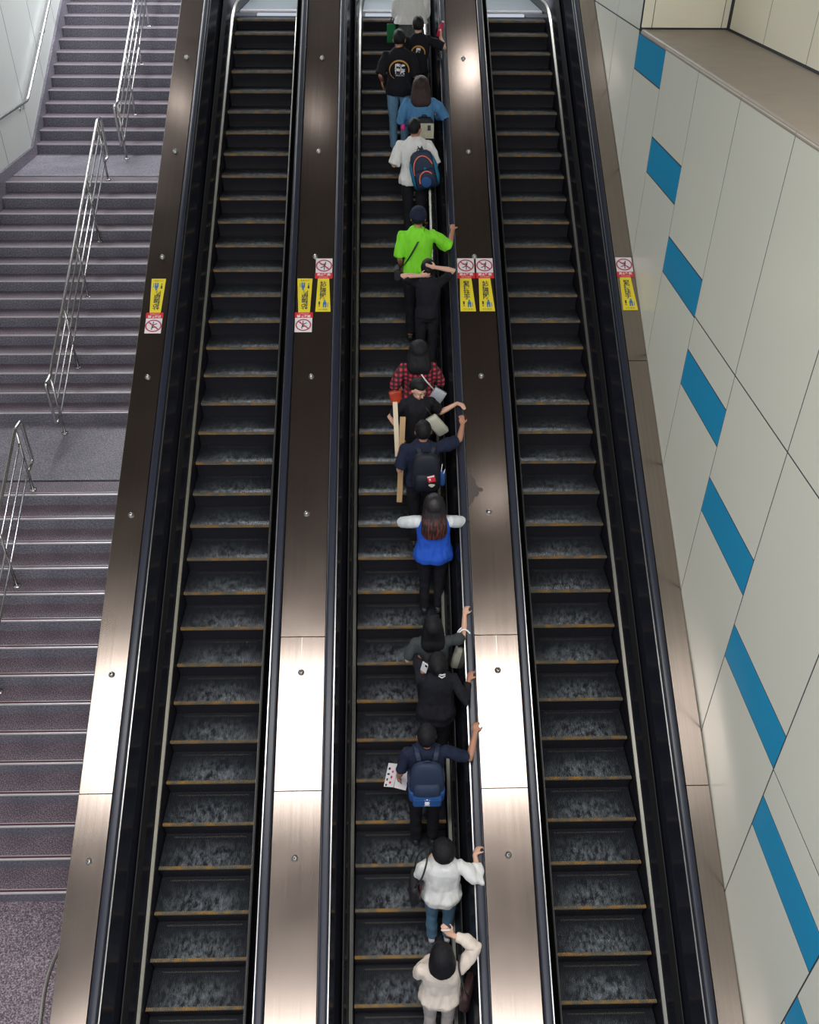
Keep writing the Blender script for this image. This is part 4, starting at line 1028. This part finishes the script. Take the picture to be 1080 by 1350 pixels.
# 6 -- royal blue vest over white sleeves, long reddish hair
royal = cloth('royal_blue_cloth', (0.018, 0.085, 0.48), 0.8, 0.5)
wsl = cloth('white_fleece', (0.66, 0.70, 0.72), 0.9, 0.3)
B, J, Mw, V, hp = person('person in a royal blue tabard with white sleeves and long reddish hair', foot(9, 0.30, 0.49), 1.66, wide=1.10, head=(-16, 0, 0), hair='long', hv=1.3, hcol='tips', shirt=royal, sleeve=0.96, sleeve_r=1.35, sleeve_m=wsl, fit=1.8, flare=0.035, hem=0.86, leg_m=blk,
    arms={'R': ((0.13, 0.26, 1.18), (1, -0.25, 0.0), (-0.8, 0.5, 0.1), (0, -0.5, -1), 0.6), 'L': ((-0.13, 0.26, 1.18), (-1, -0.25, 0.0), (0.8, 0.5, 0.1), (0, -0.5, -1), 0.6)})

# 7 -- man with black backpack, hand meeting the turned rider's hand
B, J, Mw, V, hp = person('person in a navy T-shirt with a black backpack bearing a red tag, carrying boards', foot(11, 0.28, 0.385), 1.75, wide=1.12, skin='tan', shirt=navy, sleeve=0.42, sleeve_r=1.3, fit=1.4, leg_m=blk, hair='short',
    arms={'R': (rail(9.05, 0.870)+Vector((0, 0, 0.045)), (0.9, -0.7, -0.3), (-0.1, 0.8, 0.7), (0.0, 0, -1), 0.9, 'world'), 'L': ((-0.27, 0.20, 1.20), (-0.25, -0.6, -1), (0.1, 0.6, 0.8), (1, 0.3, 0), 1.1)})
blkp = cloth('black_nylon_pack', (0.012, 0.014, 0.022), 0.55, 0.3)
bp_ = backpack('large black backpack with a red and white tag', Mw, V, 1.03, 0.34, 0.48, 0.18, 1.20, blkp, None, off=(0.03, 0))
tg = flat('red_tag', 0.085, 0.085, 0.004, M['sign_red'], bp_, Matrix.Translation((0.055, -0.178, 0.01)) @ Matrix.Rotation(PI/2, 4, 'X') @ Matrix.Rotation(0.25, 4, 'Z'))
flat('white_band', 0.080, 0.018, 0.001, M['sign_white'], tg, Matrix.Translation((0, 0.031, 0.004)))
flat('white_mark', 0.016, 0.028, 0.001, M['sign_white'], tg, Matrix.Translation((-0.018, -0.005, 0.004)))
bm = bmesh.new(); rings(bm, [[(0.035*k*math.cos(2*PI*q/10)+0.06, -0.18+0.010*math.sin(2*PI*q/10), -0.085+0.03*(k2)) for q in range(10)] for k, k2 in ((0.4, -0.5), (1, 0.0), (1.1, 0.5), (0.3, 0.6))]); obj('pale_charm', bm, crm, bp_)
bm = bmesh.new(); tube(bm, [(0.19, -0.02, -0.16), (0.19, -0.02, -0.02)], 0.034, 12, round_end=True); bt = obj('bottle_in_side_pocket', bm, bluep, bp_, True)
bm = bmesh.new(); tube(bm, [(0.17, -0.09, 0.05), (0.18, -0.09, 0.15)], 0.004, 6); obj('white_cord', bm, M['letter_white'], bp_)
bm = bmesh.new(); tube(bm, [(0.20, -0.06, 0.0), (0.215, -0.06, 0.06)], 0.004, 6); obj('white_cord', bm, M['letter_white'], bp_)
hw = Mw @ (J['L'][2]+J['L'][3]*0.08)
def board(name, label, a, b, w_, t_, m):
    a, b = Vector(a), Vector(b); d = (b-a).normalized(); s1, s2 = frame_for(d)
    bm = bmesh.new(); rs = [[p+s1*x-a+s2*y for x, y in ((-w_/2, -t_/2), (w_/2, -t_/2), (w_/2, t_/2), (-w_/2, t_/2))] for p in (a, b)]
    rings(bm, rs); return tag(obj(name, bm, m, None, loc=tuple(a)), label, 'board')
tanb = mat('tan_board', (0.46, 0.30, 0.15), 0.7, var=0.12, vscale=9); palb = mat('pale_board', (0.66, 0.56, 0.42), 0.7, var=0.08, vscale=9)
hd = hw
board('wooden_board', 'tan wooden board held upright in the left hand beside the black backpack', (hd.x-0.01, hd.y-0.19, hd.z-0.66), (hd.x+0.035, hd.y+0.10, hd.z+0.36), 0.065, 0.03, tanb)
board('wooden_board', 'paler board of the pair, its top reaching above the man\'s hand', (hd.x-0.03, hd.y-0.01, hd.z-0.12), (hd.x-0.055, hd.y+0.17, hd.z+0.52), 0.055, 0.02, palb)

# 8 -- rider turned round towards the man below, cream tote
B, J, Mw, V, hp = person('person in a black T-shirt turned round to face down the escalator', foot(13, 0.06, 0.325), 1.60, yaw=math.radians(192), head=(-26, 0, 22), lean=0.06, hair='short', hv=1.12, hcol='black', shirt=blk, sleeve=0.40, leg_m=blk,
    arms={'L': (rail(9.30, 0.82)+Vector((0, 0.0, 0.05)), (0.6, 0.3, -0.5), (0.6, -0.75, 0.1), (0, 0, -1), 0.8, 'world'), 'R': ((0.22, 0.14, 0.98), (0.7, -0.8, 0), (0, 0.5, -0.8), (-1, 0, 0), 0.7)})
sw_ = Mw @ V(-0.12, 0.13, 1.22)
tote('cream drawstring bag slung in front of the rider who is turned round', 'tote_bag', Matrix.Translation(sw_+Vector((0.10, -0.03, -0.10))) @ Matrix.Rotation(-0.6, 4, 'Y') @ Matrix.Rotation(0.2, 4, 'X'), 0.15, 0.30, 0.09, crm, M['shoe_k'],
     [[sw_+Vector(p) for p in ((0.03, 0.0, 0.02), (-0.05, 0.0, 0.14), (-0.10, 0.06, 0.22))]])

# 9 -- red and black check shirt, long black hair
def plaid():
    m, nt, b = _nt('red_black_check')
    tc = nt.nodes.new('ShaderNodeTexCoord'); sp = nt.nodes.new('ShaderNodeSeparateXYZ'); nt.links.new(tc.outputs['Object'], sp.inputs[0])
    out = []
    for ax in ('X', 'Z'):
        a = nt.nodes.new('ShaderNodeMath'); a.operation = 'MULTIPLY'; a.inputs[1].default_value = 2*PI/0.058; nt.links.new(sp.outputs[ax], a.inputs[0])
        c = nt.nodes.new('ShaderNodeMath'); c.operation = 'SINE'; nt.links.new(a.outputs[0], c.inputs[0])
        g = nt.nodes.new('ShaderNodeMath'); g.operation = 'GREATER_THAN'; g.inputs[1].default_value = 0.0; nt.links.new(c.outputs[0], g.inputs[0]); out.append(g)
    s_ = nt.nodes.new('ShaderNodeMath'); s_.operation = 'ADD'; nt.links.new(out[0].outputs[0], s_.inputs[0]); nt.links.new(out[1].outputs[0], s_.inputs[1])
    h = nt.nodes.new('ShaderNodeMath'); h.operation = 'MULTIPLY'; h.inputs[1].default_value = 0.5; nt.links.new(s_.outputs[0], h.inputs[0])
    r = nt.nodes.new('ShaderNodeValToRGB'); r.color_ramp.interpolation = 'CONSTANT'; e = r.color_ramp.elements
    e[0].position = 0; e[0].color = (0.016, 0.012, 0.016, 1); e[1].position = 0.4; e[1].color = (0.10, 0.010, 0.018, 1); k = e.new(0.8); k.color = (0.52, 0.035, 0.06, 1)
    nt.links.new(h.outputs[0], r.inputs[0]); nt.links.new(r.outputs[0], b.inputs['Base Color']); b.inputs['Roughness'].default_value = 0.85
    return m
B, J, Mw, V, hp = person('person in a red and black checked shirt with long black hair', foot(14, 0.12, 0.36), 1.60, wide=1.08, head=(-20, 0, 0), hair='mid', hv=1.35, shirt=plaid(), sleeve=0.90, sleeve_r=1.25, fit=1.6, flare=0.04, hem=0.80, leg_m=blk,
    arms={'R': ((0.17, 0.24, 1.10), (0.6, -0.5, -0.8), (-0.2, 0.9, 0.2), (-0.5, 0, -1), 0.7), 'L': ((-0.23, 0.14, 0.98), (-0.6, -0.7, -0.5), (0, 0.5, -0.7), (1, 0, 0), 0.8)})
orr = mat('orange_red_packet', (0.62, 0.06, 0.02), 0.35, var=0.4, vscale=5)
hl = Mw @ J['L'][2]
tote('glossy orange-red packet hanging from the left hand of the checked-shirt rider', 'shopping_bag', Matrix.Translation(hl+Vector((-0.03, -0.02, -0.19))) @ Matrix.Rotation(-0.25, 4, 'Y'), 0.17, 0.24, 0.07, orr, M['letter_white'],
     [[hl+Vector(p) for p in ((-0.06, 0, -0.08), (0, 0.03, 0.0), (0.03, 0, -0.08))]])
gr_ = cloth('pale_grey_canvas', (0.42, 0.45, 0.50), 0.8, 0.5)
tote('pale grey bag at the right hip of the checked-shirt rider', 'handbag', Mw @ Matrix.Translation((0.22, -0.09, 0.93)) @ Matrix.Rotation(0.55, 4, 'Y'), 0.17, 0.22, 0.08, gr_, M['letter_white'],
     [[Mw @ Vector(p) for p in ((0.19, -0.10, 1.03), (0.06, -0.165, 1.22), (-0.06, -0.12, 1.42), (-0.10, -0.02, 1.462))]])

# 10 -- dark clothes, both hands at the back of her head
B, J, Mw, V, hp = person('person in dark clothes with both hands raised to tie up black hair', foot(17, 0.06, 0.50), 1.56, head=(10, 0, 0), hair='bun', shirt=blk, sleeve=0.42, fit=1.3, leg_m=blk, shoe='k', hv=1.1,
    arms={'R': ((0.09, -0.085, 1.50), (1, -0.1, 0.25), (-0.9, -0.25, 0.2), (0, 0.9, 0.2), 0.6), 'L': ((-0.10, -0.10, 1.40), (-1, -0.1, 0.0), (0.9, -0.2, 0.2), (0, 0.9, 0.2), 0.6)})

# 11 -- lime green polo, black crossbody strap
lime = cloth('lime_cotton', (0.22, 0.72, 0.035), 0.8, 0.5)
B, J, Mw, V, hp = person('person in a lime green polo shirt and dark cap', foot(18, 0.30, 0.39), 1.79, wide=1.10, skin='tan', shirt=lime, sleeve=0.46, sleeve_r=1.3, fit=1.4, leg_m=blk, hair='short',
    arms={'R': (rail(11.60, 0.855)+Vector((0, 0, 0.04)), (0.25, -0.7, -1.0), (0.0, 0.9, 0.5), (0.2, 0, -1), 1.4, 'world'), 'L': ((-0.22, 0.16, 0.98), (-0.25, -1, -0.4), (0, 0.5, -0.8), (1, 0, 0), 0.6)})
cp = thing('cap', 'dark cap on the head of the rider in lime green', 'cap'); cp.matrix_world = Mw
bm = bmesh.new(); n = 20; rs = []
for i in range(0, 8):
    th = PI*0.56*(8-i)/8
    rs.append([hp(0.095*math.sin(th)*math.cos(2*PI*k/n), -0.012+0.114*math.sin(th)*math.sin(2*PI*k/n), 0.028+0.108*math.cos(th)) for k in range(n)])
rings(bm, rs); obj('crown', bm, navy, cp, True)
bm = bmesh.new(); rings(bm, [[hp(x, 0.085+0.07*(1-(x/0.075)**2), 0.022+dz) for x in (-0.072, -0.05, -0.025, 0, 0.025, 0.05, 0.072)]+[hp(x, 0.07, 0.028+dz) for x in (0.072, 0, -0.072)] for dz in (0, 0.004)]); obj('visor', bm, navy, cp)
cb = thing('crossbody_bag', 'black crossbody bag whose strap crosses the lime green back', 'bag'); cb.matrix_world = Mw
bm = bmesh.new()
sp_ = [(0.095, 0.06, 1.50), (0.075, -0.03, 1.515), (0.05, -0.105, 1.46), (-0.02, -0.145, 1.33), (-0.09, -0.142, 1.20), (-0.16, -0.12, 1.08), (-0.205, -0.03, 1.00)]
rings(bm, [[Vector(p)*1.03+Vector(o_) for o_ in ((-0.018, 0, -0.012), (0.018, 0, 0.012), (0.018, 0.008, 0.012), (-0.018, 0.008, -0.012))] for p in bent(sp_, 0.05, 3)]); obj('strap', bm, M['shoe_k'], cb)
bm = bmesh.new(); box(bm, -0.31, -0.225, -0.10, 0.10, 0.86, 1.02, bev=0.02); obj('bag_body', bm, M['shoe_k'], cb)

# 12 -- white shirt, navy and teal backpack with orange lines
B, J, Mw, V, hp = person('person in a white short-sleeved shirt with a navy and teal backpack on one shoulder', foot(22, 0.10, 0.375), 1.69, wide=1.12, skin='tan', head=(0, 0, -25), hair='short', shirt=bl, sleeve=0.48, sleeve_r=1.45, fit=1.7, flare=0.02, hem=0.86, leg_m=blk, lean=-0.02,
    arms={'R': ((0.25, 0.16, 1.08), (0.4, -0.8, -0.7), (-0.2, 0.9, 0.3), (0, 0, -1), 0.7), 'L': ((-0.25, 0.16, 1.08), (-0.4, -0.8, -0.7), (-0.2, 0.9, 0), (0, 0, -1), 0.6)})
teal = cloth('teal_nylon', (0.012, 0.15, 0.27), 0.5, 0.2)
coral = mat('coral_piping', (0.75, 0.16, 0.10), 0.5)
bp_ = backpack('navy and teal backpack edged with two coral curves', Mw, V, 1.0, 0.36, 0.50, 0.17, 1.10, navyp, None, off=(0.12, -0.01), straps=False, rot=math.radians(-14))
for q in (-1, 1):
    bm = bmesh.new(); rings(bm, [[Vector((q*(0.150+0.045*k*max(0, math.cos(2*PI*j/12))*1.0), -0.01+0.075*k*math.sin(2*PI*j/12), z)) for j in range(12)] for z, k in ((-0.22, 0.6), (-0.12, 1.0), (0.05, 0.9), (0.14, 0.4))]); obj('side_pocket', bm, teal, bp_, True)
def arc(name, cx, cz, rx, rz, a0, a1, y, m):
    bm = bmesh.new(); tube(bm, [(cx+rx*math.cos(math.radians(a)), y-0.02*math.sin(math.radians(a))*0, cz+rz*math.sin(math.radians(a))) for a in range(a0, a1, 12)], 0.009, 8, round_end=True); return obj(name, bm, m, bp_, True)
arc('coral_piping', 0.0, 0.0, 0.135, 0.20, 20, 200, -0.084, coral)
arc('coral_piping', 0.015, -0.12, 0.10, 0.13, 40, 190, -0.150, coral)
bm = bmesh.new(); ell(bm, (0.0, -0.152, -0.13), (0.075, 0.012, 0.075), None, 14); obj('blue_mesh_panel', bm, bluep, bp_, True)
bm = bmesh.new(); ell(bm, (0.02, -0.092, 0.03), (0.022, 0.008, 0.022), None, 12); obj('round_badge', bm, teal, bp_, True)
bm = bmesh.new(); rings(bm, [[Mw.inverted() @ bp_.matrix_world @ Vector((0, 0, 0))*0+Vector(p)+Vector(o_) for o_ in ((-0.03, 0, -0.004), (0.03, 0, -0.004), (0.03, 0.004, 0.008), (-0.03, 0.004, 0.008))] for p in bent([(0.10, -0.15, 1.30), (0.045, -0.135, 1.40), (0.035, -0.03, 1.475), (0.05, 0.05, 1.44), (0.09, 0.14, 1.30)], 0.05, 3)])
o = obj('shoulder_strap', bm, navyp, bp_); o.matrix_parent_inverse = bp_.matrix_world.inverted() @ Mw
# 13 -- denim jacket, brown hair, black pack with a pale print
den = cloth('light_denim', (0.075, 0.21, 0.40), 0.9, 0.5, 10, var=0.3)
B, J, Mw, V, hp = person('person in a light blue denim jacket with shoulder-length brown hair', foot(24, 0.12, 0.475), 1.61, wide=1.12, head=(-14, 0, 0), hair='mid', hv=1.3, hcol='brown', shirt=den, sleeve=0.95, sleeve_r=1.4, fit=1.9, hem=0.98, flare=0.02, leg_m=blk,
    arms={'R': ((0.24, 0.24, 1.06), (0.9, -0.55, -0.5), (0, 0.9, 0.3), (-0.3, 0, -1), 0.7), 'L': ((-0.20, 0.20, 0.98), (-0.6, -0.5, -0.7), (0.3, 0.9, 0), (0.3, 0, -1), 0.7)})
bp_ = backpack('black bag with a pale printed panel behind the denim jacket', Mw, V, 0.95, 0.30, 0.36, 0.12, 1.02, blkp, None, off=(0.05, 0.0))
tg = flat('printed_panel', 0.24, 0.20, 0.004, mat('pale_print', (0.50, 0.47, 0.36), 0.6, var=0.35, vscale=12), bp_, Matrix.Translation((0.01, -0.125, 0.02)) @ Matrix.Rotation(PI/2, 4, 'X'))
flat('dark_motif', 0.045, 0.07, 0.001, M['sign_ink'], tg, Matrix.Translation((0.055, 0.04, 0.004)))
pk = thing('pouch', 'small pink pouch at the left side of the denim jacket', 'pouch'); pk.matrix_world = Mw @ Matrix.Translation((-0.25, -0.02, 0.98))
bm = bmesh.new(); ell(bm, (0, 0, 0), (0.035, 0.05, 0.055), None, 14); obj('pouch_body', bm, mat('pink_plush', (0.72, 0.05, 0.28), 0.7, bump=0.4), pk, True)
bm = bmesh.new(); tube(bm, bent([(0, 0, 0.05), (0.0, 0.03, 0.10), (0.03, 0.05, 0.13)], 0.03), 0.004, 6); obj('cord', bm, M['shoe_k'], pk)

# 14 -- black T-shirt with orange ring print
ring_o = mat('orange_print', (0.52, 0.26, 0.05), 0.7)
def ring_print(root, V, s, zc_, R_, y):
    bm = bmesh.new(); n = 26
    for k in range(n):
        a0, a1 = [math.radians(-15+255*q/n) for q in (k, k+1)]
        w0, w1 = [0.006+0.018*math.sin(PI*min(1, q/n+0.12)) for q in (k, k+1)]
        P = lambda a, r: V(r*math.cos(a), y+0.10*(r*math.cos(a))**2*4, zc_+r*math.sin(a)*0.9)
        rings(bm, [[P(a0, R_), P(a0, R_-w0), P(a0, R_-w0)+Vector((0, 0.012, 0)), P(a0, R_)+Vector((0, 0.012, 0))], [P(a1, R_), P(a1, R_-w1), P(a1, R_-w1)+Vector((0, 0.012, 0)), P(a1, R_)+Vector((0, 0.012, 0))]])
    obj('ring_print', bm, ring_o, root)
B, J, Mw, V, hp = person('person in a black T-shirt printed with a large orange ring and white characters', foot(26, 0.10, 0.18), 1.66, wide=1.12, skin='tan', hair='short', shirt=blk, sleeve=0.48, sleeve_r=1.3, fit=1.6, hem=0.84, leg_m=cloth('pale_denim', (0.14, 0.27, 0.40), 0.9, 0.4, 12, var=0.3),
    arms={'R': ((0.20, 0.24, 1.05), (0.3, -1, -0.7), (0, 0.9, 0.2), (0, 0, -1), 0.6), 'L': ((-0.25, 0.14, 0.98), (-0.3, -1, -0.2), (0, 0.4, -0.9), (1, 0, 0), 0.6)})
ring_print(B, V, 1, 1.20, 0.150, -0.150)
T0 = Matrix.Translation(V(-0.028, -0.142, 1.21)) @ Matrix.Rotation(PI/2, 4, 'X')
txt('back_lettering', '康\n傳', 0.078, M['letter_white'], B, T0, bold=0.002, sp=0.8)
txt('back_lettering', '達\n承', 0.078, M['letter_white'], B, Matrix.Translation(V(0.048, -0.142, 1.20)) @ Matrix.Rotation(PI/2, 4, 'X'), bold=0.002, sp=0.8)
txt('small_back_lettering', 'SINCE 2012', 0.026, M['letter_white'], B, Matrix.Translation(V(0.01, -0.140, 1.125)) @ Matrix.Rotation(PI/2, 4, 'X'))
# 15 -- second ring-printed T-shirt, red bottle raised
B, J, Mw, V, hp = person('person in a black T-shirt raising a red bottle in the right hand', foot(27, 0.14, 0.465), 1.56, wide=1.0, hair='short', head=(5, 0, 0), shirt=blk, sleeve=0.46, sleeve_r=1.3, fit=1.5, leg_m=blk,
    arms={'R': ((0.34, 0.14, 1.27), (0.6, -1, -0.6), (0.1, 0.3, 1), (-0.8, 0.3, 0), 1.1)})
ring_print(B, V, 1, 1.21, 0.115, -0.138)
txt('back_lettering', '康', 0.07, M['letter_white'], B, Matrix.Translation(V(0.0, -0.142, 1.24)) @ Matrix.Rotation(PI/2, 4, 'X'), bold=0.002)
hb = Mw @ (J['R'][2]+J['R'][3]*0.085)
bt = thing('drink_bottle', 'red plastic drink bottle held above the handrail near the top of the queue', 'bottle', tuple(hb+Vector((-0.02, 0.02, 0.0)))); bt.rotation_euler = (-0.2, 0.35, 0)
redp = mat('red_label_plastic', (0.55, 0.012, 0.07), 0.3)
bm = bmesh.new(); rings(bm, [[(r_*math.cos(2*PI*k/16), r_*math.sin(2*PI*k/16), z) for k in range(16)] for z, r_ in ((-0.08, 0.026), (-0.075, 0.032), (0.06, 0.033), (0.085, 0.028), (0.105, 0.015), (0.12, 0.014))]); obj('bottle_body', bm, redp, bt, True)
bm = bmesh.new(); tube(bm, [(0, 0, 0.12), (0, 0, 0.142)], 0.018, 14); obj('bottle_cap', bm, M['sign_white'], bt)
bm = bmesh.new(); box(bm, -0.012, 0.012, -0.0345, -0.0325, 0.0, 0.025); obj('label_mark', bm, M['sign_white'], bt)

# 16 -- white shirt and pleated skirt at the very top
sk = mat('striped_grey_skirt', (0.085, 0.09, 0.10), 0.85, var=0.8, vscale=30, stretch=(1.5, 1.5, 0.03))
B, J, Mw, V, hp = person('person in a long white shirt and grey pleated skirt, head above the frame', foot(29, 0.12, 0.375), 1.64, wide=1.15, hair='mid', hv=1.2, shirt=bl, sleeve=0.60, sleeve_r=1.5, fit=2.2, flare=0.06, hem=0.98, legs='skirt', leg_m=sk, leg_to=0.60, shoe='w',
    arms={'R': ((0.17, 0.26, 1.12), (0.3, -0.5, -1), (0, 0.9, 0.2), (0, 0, -1), 0.6), 'L': ((-0.17, 0.26, 1.12), (-0.3, -0.5, -1), (0, 0.9, 0.2), (0, 0, -1), 0.6)})
gb = cloth('green_cloth', (0.01, 0.16, 0.05), 0.7)
tote('green bag at the left of the white shirt near the top landing', 'shopping_bag', Mw @ Matrix.Translation((-0.30, 0.03, 0.80)), 0.14, 0.26, 0.08, gb, M['shoe_k'], [[Mw @ Vector(p) for p in ((-0.33, 0.03, 0.92), (-0.27, 0.12, 1.06), (-0.25, 0.03, 0.92))]])
